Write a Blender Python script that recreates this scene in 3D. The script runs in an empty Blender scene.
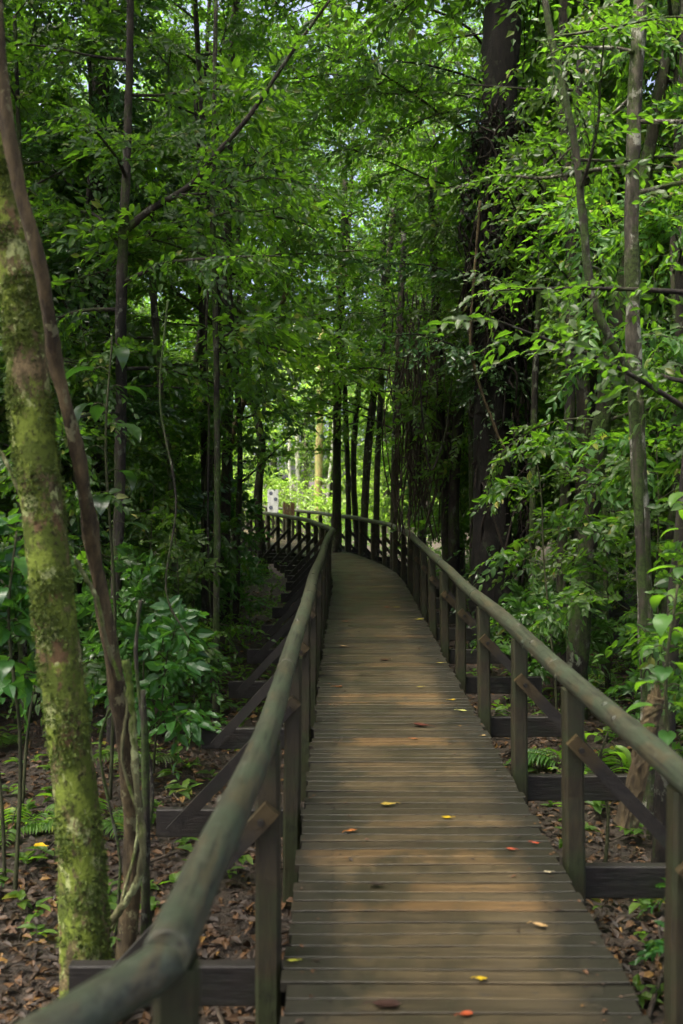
import bpy, math, random
import numpy as np
from mathutils import Vector

PI = math.pi
R = math.radians
random.seed(7)
rng = np.random.default_rng(7)
SC = bpy.context.scene
COL = SC.collection

# ------------------------------------------------------------------ camera geometry (photograph measured once)
F, CX, HY, HC = 995.0, 341.5, 478.0, 1.75       # focal length in px, centre x, horizon y, eye height


def at(px, py, z):
    """the world point seen at a pixel of the photograph, z metres away"""
    return Vector(((px - CX) / F * z, z, HC - (py - HY) / F * z))


def on_height(px, py, h):
    z = F * (HC - h) / (py - HY)
    return at(px, py, z)


# ------------------------------------------------------------------ materials
def new_mat(name):
    m = bpy.data.materials.new(name)
    m.use_nodes = True
    nt = m.node_tree
    nt.nodes.clear()
    out = nt.nodes.new('ShaderNodeOutputMaterial')
    return m, nt, out


def N(nt, typ, **kw):
    n = nt.nodes.new(typ)
    for k, v in kw.items():
        setattr(n, k, v)
    return n


def ramp(nt, fac, stops):
    r = nt.nodes.new('ShaderNodeValToRGB')
    e = r.color_ramp.elements
    while len(e) < len(stops):
        e.new(0.5)
    for el, (p, c) in zip(e, stops):
        el.position = p
        el.color = (*c, 1) if len(c) == 3 else c
    nt.links.new(fac, r.inputs[0])
    return r.outputs[0]


def mix(nt, fac, a, b):
    m = nt.nodes.new('ShaderNodeMix')
    m.data_type = 'RGBA'
    for sock, v in ((m.inputs[0], fac), (m.inputs[6], a), (m.inputs[7], b)):
        if isinstance(v, (int, float)):
            sock.default_value = v
        elif isinstance(v, tuple):
            sock.default_value = (*v, 1)
        else:
            nt.links.new(v, sock)
    return m.outputs[2]


def noise(nt, vec, scale, detail=4, rough=0.55):
    n = nt.nodes.new('ShaderNodeTexNoise')
    n.inputs['Scale'].default_value = scale
    n.inputs['Detail'].default_value = detail
    n.inputs['Roughness'].default_value = rough
    if vec is not None:
        nt.links.new(vec, n.inputs['Vector'])
    return n.outputs['Fac']


def coords(nt, scale=(1, 1, 1), which='Object'):
    tc = nt.nodes.new('ShaderNodeTexCoord')
    mp = nt.nodes.new('ShaderNodeMapping')
    mp.inputs['Scale'].default_value = scale
    nt.links.new(tc.outputs[which], mp.inputs[0])
    return mp.outputs[0]


def bump(nt, h, strength, dist=0.02):
    b = nt.nodes.new('ShaderNodeBump')
    b.inputs['Strength'].default_value = strength
    b.inputs['Distance'].default_value = dist
    nt.links.new(h, b.inputs['Height'])
    return b.outputs[0]


def leaf_mat(name, cols, trans, rough=0.50, tmix=0.42):
    """cols: three leaf colours picked per leaf; trans: colour of the light through the leaf"""
    m, nt, out = new_mat(name)
    geo = nt.nodes.new('ShaderNodeNewGeometry')
    oi = nt.nodes.new('ShaderNodeObjectInfo')
    c = ramp(nt, geo.outputs['Random Per Island'], [(0.0, cols[0]), (0.5, cols[1]), (0.93, cols[2]), (1.0, cols[3] if len(cols) > 3 else cols[2])])
    hsv = nt.nodes.new('ShaderNodeHueSaturation')
    mr = nt.nodes.new('ShaderNodeMapRange')
    mr.inputs[3].default_value = 0.75
    mr.inputs[4].default_value = 1.3
    nt.links.new(oi.outputs['Random'], mr.inputs[0])
    nt.links.new(mr.outputs[0], hsv.inputs['Value'])
    hm = nt.nodes.new('ShaderNodeMapRange')
    fr = nt.nodes.new('ShaderNodeMath')
    fr.operation = 'FRACT'
    f7 = nt.nodes.new('ShaderNodeMath')
    f7.operation = 'MULTIPLY'
    f7.inputs[1].default_value = 7.31
    nt.links.new(oi.outputs['Random'], f7.inputs[0])
    nt.links.new(f7.outputs[0], fr.inputs[0])
    nt.links.new(fr.outputs[0], hm.inputs[0])
    hm.inputs[3].default_value = 0.475
    hm.inputs[4].default_value = 0.515
    nt.links.new(hm.outputs[0], hsv.inputs['Hue'])
    nt.links.new(c, hsv.inputs['Color'])
    col = hsv.outputs[0]
    p = nt.nodes.new('ShaderNodeBsdfPrincipled')
    nt.links.new(col, p.inputs['Base Color'])
    p.inputs['Roughness'].default_value = rough
    p.inputs['Specular IOR Level'].default_value = 0.5
    t = nt.nodes.new('ShaderNodeBsdfTranslucent')
    tc = nt.nodes.new('ShaderNodeMix')
    tc.data_type = 'RGBA'
    tc.blend_type = 'MULTIPLY'
    tc.inputs[0].default_value = 1
    mm = mix(nt, geo.outputs['Random Per Island'], (0.75, 0.8, 0.75), (1.1, 1.15, 1.0))
    nt.links.new(mm, tc.inputs[6])
    tc.inputs[7].default_value = (*trans, 1)
    nt.links.new(tc.outputs[2], t.inputs[0])
    ms = nt.nodes.new('ShaderNodeMixShader')
    ms.inputs[0].default_value = tmix
    nt.links.new(p.outputs[0], ms.inputs[1])
    nt.links.new(t.outputs[0], ms.inputs[2])
    nt.links.new(ms.outputs[0], out.inputs[0])
    return m


def bark_mat(name, c0, c1, patch, pcol, patch_amt=0.5, scale=1.0, rough=0.85, moss=None, moss_amt=0.5):
    m, nt, out = new_mat(name)
    n1 = noise(nt, coords(nt, (scale * 3, scale * 3, scale * 0.7)), 6, 8, 0.72)
    base = ramp(nt, n1, [(0.36, c0), (0.62, c1)])
    nd = noise(nt, coords(nt, (scale, scale, scale * 0.6)), 3.2, 5, 0.65)
    dk = ramp(nt, nd, [(0.38, (0.9, 0.9, 0.9)), (0.52, (0, 0, 0))])
    base = mix(nt, dk, base, tuple(x * 0.45 for x in c0))
    n2 = noise(nt, coords(nt, (scale, scale, scale * 0.7)), 9, 6, 0.68)
    msk = ramp(nt, n2, [(patch_amt, (0, 0, 0)), (patch_amt + 0.035, (1, 1, 1))])
    col = mix(nt, msk, base, pcol) if patch else base
    hgt = n1
    if moss:
        n3 = noise(nt, coords(nt, (scale, scale, scale * 0.45)), 4.2, 8, 0.72)
        mk = ramp(nt, n3, [(moss_amt - 0.02, (0, 0, 0)), (moss_amt + 0.05, (1, 1, 1))])
        n4 = noise(nt, coords(nt), 38, 5, 0.7)
        mc = ramp(nt, n4, [(0.36, tuple(x * 0.3 for x in moss)), (0.60, moss)])
        col = mix(nt, mk, col, mc)
    p = nt.nodes.new('ShaderNodeBsdfPrincipled')
    nt.links.new(col, p.inputs['Base Color'])
    p.inputs['Roughness'].default_value = rough
    p.inputs['Specular IOR Level'].default_value = 0.3
    nt.links.new(bump(nt, hgt, 0.9, 0.04), p.inputs['Normal'])
    nt.links.new(p.outputs[0], out.inputs[0])
    return m


M = {}
M['leaf_mid'] = leaf_mat('leaf_mid', [(0.017, 0.044, 0.008), (0.028, 0.067, 0.011), (0.046, 0.093, 0.013), (0.15, 0.13, 0.02)], (0.16, 0.36, 0.018), tmix=0.42)
M['leaf_dark'] = leaf_mat('leaf_dark', [(0.014, 0.038, 0.012), (0.020, 0.054, 0.018), (0.032, 0.074, 0.021)], (0.07, 0.20, 0.02), rough=0.30, tmix=0.28)
M['leaf_light'] = leaf_mat('leaf_light', [(0.025, 0.072, 0.012), (0.042, 0.108, 0.015), (0.066, 0.14, 0.018), (0.20, 0.18, 0.02)], (0.21, 0.44, 0.02), tmix=0.46)
M['leaf_broad'] = leaf_mat('leaf_broad', [(0.022, 0.070, 0.016), (0.032, 0.098, 0.020), (0.050, 0.130, 0.024)], (0.14, 0.36, 0.03), rough=0.36, tmix=0.34)
M['leaf_sun_tint'] = leaf_mat('leaf_sun_tint', [(0.055, 0.11, 0.014), (0.085, 0.155, 0.018), (0.12, 0.19, 0.028)], (0.34, 0.58, 0.05), tmix=0.45)  # paler leaf colour carries the sun glow of the clearing's thicket
M['leaf_litter'] = leaf_mat('leaf_litter', [(0.010, 0.005, 0.002), (0.030, 0.014, 0.0045), (0.080, 0.033, 0.009), (0.18, 0.09, 0.018)], (0.05, 0.025, 0.01), rough=0.65, tmix=0.12)
M['bark_dark'] = bark_mat('bark_dark', (0.012, 0.010, 0.008), (0.045, 0.036, 0.026), True, (0.07, 0.075, 0.055), 0.58, moss=(0.04, 0.06, 0.012), moss_amt=0.53)
M['bark_black'] = bark_mat('bark_black', (0.004, 0.0035, 0.003), (0.014, 0.011, 0.008), True, (0.022, 0.026, 0.014), 0.58)
M['bark_thin'] = bark_mat('bark_thin', (0.018, 0.015, 0.010), (0.060, 0.052, 0.035), True, (0.11, 0.12, 0.085), 0.56, moss=(0.045, 0.075, 0.014), moss_amt=0.49)
M['bark_pale'] = bark_mat('bark_pale', (0.03, 0.025, 0.018), (0.14, 0.125, 0.09), True, (0.30, 0.30, 0.24), 0.53, moss=(0.05, 0.075, 0.015), moss_amt=0.51)
M['bark_white'] = bark_mat('bark_white', (0.30, 0.28, 0.22), (0.55, 0.53, 0.46), True, (0.70, 0.68, 0.62), 0.5)
M['bark_ochre'] = bark_mat('bark_ochre', (0.16, 0.13, 0.05), (0.30, 0.26, 0.10), True, (0.20, 0.22, 0.07), 0.52)
def mossy_bark():
    m, nt, out = new_mat('bark_mossy')
    def msk(sc, z, lo, hi, det=8):
        n = noise(nt, coords(nt, (1, 1, z)), sc, det, 0.7)
        return ramp(nt, n, [(lo, (0, 0, 0)), (hi, (1, 1, 1))]), n
    k0, n0 = msk(16, 0.5, 0.42, 0.60)
    col = mix(nt, k0, (0.075, 0.06, 0.028), (0.20, 0.15, 0.075))
    k1, n1 = msk(5.0, 0.55, 0.45, 0.52)
    col = mix(nt, k1, col, (0.075, 0.105, 0.014))
    k2, n2 = msk(7.5, 0.7, 0.50, 0.55)
    col = mix(nt, k2, col, (0.155, 0.205, 0.028))
    k3, n3 = msk(10, 0.6, 0.555, 0.59)
    col = mix(nt, k3, col, (0.34, 0.38, 0.15))
    k4, n4 = msk(6.3, 0.5, 0.58, 0.62)
    col = mix(nt, k4, col, (0.12, 0.075, 0.035))
    k5, n5 = msk(34, 1.0, 0.52, 0.66, 5)
    col = mix(nt, k5, col, (0.030, 0.030, 0.010))
    p = nt.nodes.new('ShaderNodeBsdfPrincipled')
    nt.links.new(col, p.inputs['Base Color'])
    p.inputs['Roughness'].default_value = 0.9
    p.inputs['Specular IOR Level'].default_value = 0.2
    nt.links.new(bump(nt, n5, 1.0, 0.03), p.inputs['Normal'])
    nt.links.new(p.outputs[0], out.inputs[0])
    return m


M['bark_mossy'] = mossy_bark()
M['moss'] = leaf_mat('moss', [(0.04, 0.055, 0.010), (0.07, 0.095, 0.014), (0.12, 0.15, 0.022)], (0.12, 0.18, 0.02), rough=0.9, tmix=0.25)
M['bark_red'] = bark_mat('bark_red', (0.030, 0.022, 0.011), (0.125, 0.092, 0.042), True, (0.17, 0.16, 0.08), 0.58, moss=(0.055, 0.075, 0.015), moss_amt=0.60)
M['stem'] = bark_mat('stem', (0.025, 0.030, 0.010), (0.06, 0.065, 0.025), False, (0, 0, 0))
M['liana_pale'] = bark_mat('liana_pale', (0.08, 0.075, 0.035), (0.20, 0.20, 0.09), True, (0.30, 0.33, 0.15), 0.55, moss=(0.10, 0.15, 0.02), moss_amt=0.52)
M['bark_vine'] = bark_mat('bark_vine', (0.008, 0.006, 0.004), (0.030, 0.021, 0.014), False, (0, 0, 0))
M['dead_vine'] = bark_mat('dead_vine', (0.024, 0.018, 0.012), (0.080, 0.062, 0.042), False, (0, 0, 0))


def deck_mat():
    m, nt, out = new_mat('weathered_plank')
    geo = nt.nodes.new('ShaderNodeNewGeometry')
    rnd = geo.outputs['Random Per Island']
    base = ramp(nt, rnd, [(0.0, (0.020, 0.016, 0.009)), (0.35, (0.045, 0.035, 0.018)), (0.8, (0.066, 0.049, 0.024)), (1.0, (0.092, 0.056, 0.022))])
    # grain runs across the walk, along each plank (x); shifted per plank
    tc = nt.nodes.new('ShaderNodeTexCoord')
    sh = nt.nodes.new('ShaderNodeVectorMath')
    sh.operation = 'MULTIPLY_ADD'
    cb = nt.nodes.new('ShaderNodeCombineXYZ')
    nt.links.new(rnd, cb.inputs[0])
    nt.links.new(rnd, cb.inputs[2])
    nt.links.new(cb.outputs[0], sh.inputs[0])
    sh.inputs[1].default_value = (37, 0, 53)
    nt.links.new(tc.outputs['Object'], sh.inputs[2])
    mp = nt.nodes.new('ShaderNodeMapping')
    mp.inputs['Scale'].default_value = (1.6, 30, 8)
    nt.links.new(sh.outputs[0], mp.inputs[0])
    gr = noise(nt, mp.outputs[0], 1.6, 6, 0.65)
    g = ramp(nt, gr, [(0.34, (0.35, 0.35, 0.35)), (0.60, (1.25, 1.25, 1.25))])
    mu = nt.nodes.new('ShaderNodeMix')
    mu.data_type = 'RGBA'
    mu.blend_type = 'MULTIPLY'
    mu.inputs[0].default_value = 0.85
    nt.links.new(base, mu.inputs[6])
    nt.links.new(g, mu.inputs[7])
    col = mu.outputs[2]
    # damp black-green stains in irregular patches
    v = coords(nt, (1.0, 0.8, 1))
    s1 = noise(nt, v, 2.3, 7, 0.66)
    st = ramp(nt, s1, [(0.47, (0, 0, 0)), (0.59, (0.85, 0.85, 0.85))])
    col = mix(nt, st, col, (0.026, 0.023, 0.013))
    # knots and small dark spots
    s2 = noise(nt, coords(nt, (4, 9, 1)), 3.3, 2, 0.5)
    k = ramp(nt, s2, [(0.66, (0, 0, 0)), (0.71, (0.9, 0.9, 0.9))])
    col = mix(nt, k, col, (0.03, 0.026, 0.02))
    # algae grown along the two untrodden margins of the walk
    uv = nt.nodes.new('ShaderNodeUVMap')
    uv.uv_map = 'across'
    sx = nt.nodes.new('ShaderNodeSeparateXYZ')
    nt.links.new(uv.outputs[0], sx.inputs[0])
    add = nt.nodes.new('ShaderNodeMath')
    add.operation = 'MULTIPLY_ADD'
    nt.links.new(s1, add.inputs[0])
    add.inputs[1].default_value = 1.1
    nt.links.new(sx.outputs[0], add.inputs[2])
    hf = nt.nodes.new('ShaderNodeMath')
    hf.operation = 'MULTIPLY'
    hf.inputs[1].default_value = 0.5
    nt.links.new(add.outputs[0], hf.inputs[0])
    ed = ramp(nt, hf.outputs[0], [(0.52, (0, 0, 0)), (0.68, (0.9, 0.9, 0.9))])
    col = mix(nt, ed, col, (0.012, 0.012, 0.008))
    p = nt.nodes.new('ShaderNodeBsdfPrincipled')
    nt.links.new(col, p.inputs['Base Color'])
    rr = ramp(nt, s1, [(0.35, (0.66, 0.66, 0.66)), (0.65, (0.42, 0.42, 0.42))])
    nt.links.new(rr, p.inputs['Roughness'])
    p.inputs['Specular IOR Level'].default_value = 0.26
    nt.links.new(bump(nt, gr, 0.5, 0.006), p.inputs['Normal'])
    nt.links.new(p.outputs[0], out.inputs[0])
    return m


def timber_mat(name, c0, c1, algae, amt, axis_scale=(6, 1.2, 6), ochre=None, rough=0.6, peel=None):
    m, nt, out = new_mat(name)
    v = coords(nt, axis_scale)
    n1 = noise(nt, v, 6, 6, 0.65)
    col = ramp(nt, n1, [(0.3, c0), (0.7, c1)])
    n2 = noise(nt, coords(nt), 4.2, 5, 0.6)
    mk = ramp(nt, n2, [(amt - 0.06, (0, 0, 0)), (amt + 0.12, (1, 1, 1))])
    col = mix(nt, mk, col, algae)
    if peel:                                     # long worn strips of bare brown wood
        n5 = noise(nt, coords(nt, (5, 1.1, 5)), 2.6, 5, 0.6)
        mk5 = ramp(nt, n5, [(0.55, (0, 0, 0)), (0.60, (0.85, 0.85, 0.85))])
        col = mix(nt, mk5, col, peel)
        n6 = noise(nt, coords(nt, (28, 0.8, 28)), 3.0, 4, 0.6)
        mk6 = ramp(nt, n6, [(0.58, (0, 0, 0)), (0.62, (0.9, 0.9, 0.9))])
        col = mix(nt, mk6, col, (0.010, 0.010, 0.007))
        n7 = noise(nt, coords(nt), 28, 5, 0.7)
        mk7 = ramp(nt, n7, [(0.54, (0, 0, 0)), (0.66, (0.3, 0.3, 0.3))])
        col = mix(nt, mk7, col, (0.11, 0.12, 0.085))
    n3 = noise(nt, coords(nt), 11, 4, 0.6)
    mk3 = ramp(nt, n3, [(0.60, (0, 0, 0)), (0.70, (0.6, 0.6, 0.6))])
    col = mix(nt, mk3, col, tuple(x * 0.25 for x in c0))
    if ochre:
        uv = nt.nodes.new('ShaderNodeUVMap')
        uv.uv_map = 'across'
        sx = nt.nodes.new('ShaderNodeSeparateXYZ')
        nt.links.new(uv.outputs[0], sx.inputs[0])
        ad = nt.nodes.new('ShaderNodeMath')
        ad.operation = 'MULTIPLY_ADD'
        nt.links.new(n2, ad.inputs[0])
        ad.inputs[1].default_value = 0.25
        nt.links.new(sx.outputs[0], ad.inputs[2])
        oi = nt.nodes.new('ShaderNodeObjectInfo')
        pick = nt.nodes.new('ShaderNodeMath')
        pick.operation = 'MULTIPLY_ADD'
        nt.links.new(oi.outputs['Random'], pick.inputs[0])
        pick.inputs[1].default_value = -0.16
        nt.links.new(ad.outputs[0], pick.inputs[2])
        om = ramp(nt, pick.outputs[0], [(0.80, (0, 0, 0)), (0.92, (0.9, 0.9, 0.9))])
        col = mix(nt, om, col, ochre)
    p = nt.nodes.new('ShaderNodeBsdfPrincipled')
    nt.links.new(col, p.inputs['Base Color'])
    p.inputs['Roughness'].default_value = rough
    p.inputs['Specular IOR Level'].default_value = 0.35
    nt.links.new(bump(nt, n1, 0.5, 0.012), p.inputs['Normal'])
    nt.links.new(p.outputs[0], out.inputs[0])
    return m


M['deck'] = deck_mat()
M['rail'] = timber_mat('algae_rail', (0.018, 0.018, 0.010), (0.056, 0.056, 0.034), (0.034, 0.044, 0.025), 0.47, (9, 0.9, 9), rough=0.55, peel=(0.050, 0.044, 0.023))
M['post'] = timber_mat('damp_post', (0.010, 0.008, 0.004), (0.034, 0.027, 0.011), (0.020, 0.026, 0.008), 0.48, (7, 7, 1.4))
M['brace'] = timber_mat('dark_brace', (0.006, 0.005, 0.004), (0.018, 0.015, 0.010), (0.010, 0.012, 0.006), 0.55, (3, 3, 3), ochre=(0.045, 0.031, 0.009))
M['joist'] = timber_mat('dark_joist', (0.006, 0.005, 0.004), (0.018, 0.015, 0.011), (0.010, 0.012, 0.006), 0.55, (1.5, 8, 8))
M['brown_board'] = timber_mat('brown_board', (0.08, 0.045, 0.026), (0.19, 0.11, 0.062), (0.08, 0.06, 0.035), 0.55)


def plain(name, c, rough=0.6, var=0.15):
    m, nt, out = new_mat(name)
    n1 = noise(nt, coords(nt), 25, 4)
    col = ramp(nt, n1, [(0.3, tuple(x * (1 - var) for x in c)), (0.7, tuple(min(1, x * (1 + var)) for x in c))])
    p = nt.nodes.new('ShaderNodeBsdfPrincipled')
    nt.links.new(col, p.inputs['Base Color'])
    p.inputs['Roughness'].default_value = rough
    p.inputs['Specular IOR Level'].default_value = 0.15
    nt.links.new(p.outputs[0], out.inputs[0])
    return m


def soil_mat():
    m, nt, out = new_mat('forest_soil')
    n1 = noise(nt, coords(nt), 3.0, 8, 0.7)
    n2 = noise(nt, coords(nt), 22, 5, 0.6)
    a = ramp(nt, n1, [(0.3, (0.009, 0.006, 0.0025)), (0.7, (0.022, 0.014, 0.005))])
    b = ramp(nt, n2, [(0.35, (0.006, 0.004, 0.002)), (0.7, (0.034, 0.019, 0.007))])
    col = mix(nt, 0.5, a, b)
    p = nt.nodes.new('ShaderNodeBsdfPrincipled')
    nt.links.new(col, p.inputs['Base Color'])
    p.inputs['Roughness'].default_value = 0.8
    nt.links.new(bump(nt, n2, 1.0, 0.05), p.inputs['Normal'])
    nt.links.new(p.outputs[0], out.inputs[0])
    return m


M['soil'] = soil_mat()


# ------------------------------------------------------------------ mesh helpers
class MB:
    """collects verts and faces (with a material slot each) for one mesh"""

    def __init__(self):
        self.v, self.loops, self.sizes, self.mi, self.n = [], [], [], [], 0
        self.sm = []
        self.uv = []

    def add(self, verts, faces, mi=0, smooth=False, u=None):
        """faces: int array (k, 3) or (k, 4); u: a value per vertex"""
        verts = np.asarray(verts, dtype=np.float32).reshape(-1, 3)
        faces = np.asarray(faces, dtype=np.int32)
        self.v.append(verts)
        self.loops.append((faces + self.n).ravel())
        k = len(faces)
        self.sizes.append(np.full(k, faces.shape[1], dtype=np.int32))
        self.mi.append(np.full(k, mi, dtype=np.int32))
        self.sm.append(np.full(k, smooth, dtype=bool))
        self.uv.append(np.zeros(len(verts), np.float32) if u is None else np.asarray(u, np.float32))
        self.n += len(verts)

    def mesh(self, name, mats, uv=False):
        me = bpy.data.meshes.new(name)
        v = np.concatenate(self.v)
        lo = np.concatenate(self.loops)
        sz = np.concatenate(self.sizes)
        me.vertices.add(len(v))
        me.vertices.foreach_set('co', v.ravel())
        me.loops.add(len(lo))
        me.loops.foreach_set('vertex_index', lo)
        me.polygons.add(len(sz))
        st = np.zeros(len(sz), np.int32)
        st[1:] = np.cumsum(sz)[:-1]
        me.polygons.foreach_set('loop_start', st)
        me.polygons.foreach_set('material_index', np.concatenate(self.mi))
        me.polygons.foreach_set('use_smooth', np.concatenate(self.sm))
        for m in mats:
            me.materials.append(m)
        if uv:
            lay = me.uv_layers.new(name='across')
            u = np.concatenate(self.uv)[lo]
            lay.data.foreach_set('uv', np.stack([u, np.zeros_like(u)], 1).ravel())
        me.update(calc_edges=True)
        me.validate()
        return me


def link(name, me, parent=None, loc=(0, 0, 0)):
    o = bpy.data.objects.new(name, me)
    COL.objects.link(o)
    o.location = loc
    if parent is not None:
        o.parent = parent
    return o


def tag(o, label, cat, group=None):
    o['label'] = label
    o['category'] = cat
    if group:
        o['group'] = group
    return o


def thing(name, label, cat, loc=(0, 0, 0), rz=0.0, group=None):
    o = bpy.data.objects.new(name, None)
    o.empty_display_size = 0.1
    COL.objects.link(o)
    o.location = loc
    o.rotation_euler = (0, 0, rz)
    return tag(o, label, cat, group)


def norm(a):
    a = np.asarray(a, float)
    return a / (np.linalg.norm(a, axis=-1, keepdims=True) + 1e-9)


def spline(pts, per=6):
    """Catmull-Rom through the points (columns may include the radius)"""
    P = np.asarray(pts, float)
    if len(P) < 3:
        t = np.linspace(0, 1, per + 1)[:, None]
        return P[0] * (1 - t) + P[-1] * t
    Q = np.vstack([2 * P[0] - P[1], P, 2 * P[-1] - P[-2]])
    out = []
    for i in range(1, len(Q) - 2):
        p0, p1, p2, p3 = Q[i - 1], Q[i], Q[i + 1], Q[i + 2]
        for t in np.linspace(0, 1, per, endpoint=False):
            out.append(0.5 * (2 * p1 + (p2 - p0) * t + (2 * p0 - 5 * p1 + 4 * p2 - p3) * t * t + (3 * p1 - p0 - 3 * p2 + p3) * t ** 3))
    out.append(P[-1])
    return np.array(out)


def tube(mb, path, rad, sides=8, mi=0, lump=0.0, cap=True, smooth=True, rg=rng, flute=0.0):
    path = np.asarray(path, float)
    rad = np.broadcast_to(np.asarray(rad, float), (len(path),))
    T = norm(np.gradient(path, axis=0))
    ref = np.array([0, 0, 1.0]) if abs(T[0, 2]) < 0.8 else np.array([0, 1.0, 0])
    n = norm(np.cross(T[0], ref))
    rings = []
    a = np.linspace(0, 2 * PI, sides, endpoint=False)
    arc_ = np.concatenate([[0], np.cumsum(np.linalg.norm(np.diff(path, axis=0), axis=1))]) / max(float(rad.mean()), 1e-3)
    fl = [(rg.integers(1, 5), rg.uniform(0, 2 * PI), rg.uniform(-0.9, 0.9), rg.uniform(0.3, 1)) for _ in range(9)] if flute else []
    for i in range(len(path)):
        n = norm(n - T[i] * np.dot(n, T[i]))
        b = np.cross(T[i], n)
        r = rad[i] * (1 + (lump * rg.normal(0, 1, sides) if lump else 0))
        for (k_, ph, fq, am) in fl:
            r = r * (1 + flute * am * np.sin(k_ * a + ph + fq * arc_[i]))
        rings.append(path[i] + (np.cos(a) * r)[:, None] * n + (np.sin(a) * r)[:, None] * b)
    v = np.concatenate(rings)
    k, s = len(path), sides
    i = np.arange(k - 1)[:, None] * s
    j = np.arange(s)[None, :]
    j2 = (j + 1) % s
    f = np.stack([i + j, i + j2, i + s + j2, i + s + j], -1).reshape(-1, 4)
    if cap:
        v = np.vstack([v, path[0], path[-1]])
        mb.add(v, f, mi, smooth)
        jj = np.arange(s)
        n0 = mb.n - len(v)
        f2 = np.concatenate([np.stack([np.full(s, k * s), (jj + 1) % s, jj], -1), np.stack([np.full(s, k * s + 1), (k - 1) * s + jj, (k - 1) * s + (jj + 1) % s], -1)])
        mb.loops.append((f2 + n0).ravel().astype(np.int32))
        mb.sizes.append(np.full(len(f2), 3, np.int32))
        mb.mi.append(np.full(len(f2), mi, np.int32))
        mb.sm.append(np.full(len(f2), False))
    else:
        mb.add(v, f, mi, smooth)


def box(mb, c, ax, ay, az, bev=0.004, mi=0, u=None):
    """box with bevelled long edges: c centre; ax (long), ay, az half vectors; u: pair of values at the -ax and +ax ends"""
    c, ax, ay, az = (np.asarray(q, float) for q in (c, ax, ay, az))
    ly, lz = np.linalg.norm(ay), np.linalg.norm(az)
    by, bz = min(bev / ly, 0.4), min(bev / lz, 0.4)
    prof = [(1, 1 - bz), (1 - by, 1), (-1 + by, 1), (-1, 1 - bz), (-1, -1 + bz), (-1 + by, -1), (1 - by, -1), (1, -1 + bz)]
    v, uu = [], []
    for s in (-1, 1):
        for (p, q) in prof:
            v.append(c + s * ax + p * ay + q * az)
            uu.append(0 if u is None else (u[0] if s < 0 else u[1]))
    f = [[k, (k + 1) % 8, 8 + (k + 1) % 8, 8 + k] for k in range(8)]
    caps = [[0, 7, 6, 1], [1, 6, 5, 2], [2, 5, 4, 3], [8, 9, 14, 15], [9, 10, 13, 14], [10, 11, 12, 13]]
    mb.add(v, np.array(f + caps), mi, False, uu)


# leaf templates: x along the leaf, y across, z up
LEAF8 = np.array([(0, 0, 0), (0.30, -0.5, 0.10), (0.68, -0.40, 0.02), (1, 0, -0.16), (0.68, 0.40, 0.02), (0.30, 0.5, 0.10), (0.33, 0, 0.03), (0.68, 0, -0.05)])
LEAF8_T = np.array([(0, 6, 5), (0, 1, 6), (2, 3, 7), (7, 3, 4)])
LEAF8_Q = np.array([(1, 2, 7, 6), (6, 7, 4, 5)])
LEAF4 = np.array([(0, 0, 0), (0.42, -0.5, 0.10), (1, 0, -0.10), (0.42, 0.5, 0.10)])
LEAF4_T = np.array([(0, 1, 2), (0, 2, 3)])


def leaves(mb, base, d, nrm, length, wr=0.42, mi=0, fine=True):
    base = np.asarray(base, float)
    if len(base) == 0:
        return
    d = norm(d)
    s = norm(np.cross(nrm, d))
    n = np.cross(d, s)
    L = np.asarray(length, float)[:, None, None]
    W = L * np.broadcast_to(np.asarray(wr, float), (len(base),))[:, None, None]
    tp = LEAF8 if fine else LEAF4
    v = base[:, None, :] + tp[None, :, 0:1] * L * d[:, None, :] + tp[None, :, 1:2] * W * s[:, None, :] + tp[None, :, 2:3] * L * n[:, None, :]
    k = len(tp)
    off = (np.arange(len(base)) * k)[:, None, None]
    v = v.reshape(-1, 3)
    if fine:
        mb.add(v, (LEAF8_T[None] + off).reshape(-1, 3), mi)
        n0 = mb.n - len(v)
        q = (LEAF8_Q[None] + off).reshape(-1, 4) + n0
        mb.loops.append(q.ravel().astype(np.int32))
        mb.sizes.append(np.full(len(q), 4, np.int32))
        mb.mi.append(np.full(len(q), mi, np.int32))
        mb.sm.append(np.full(len(q), False))
    else:
        mb.add(v, (LEAF4_T[None] + off).reshape(-1, 3), mi)


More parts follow.
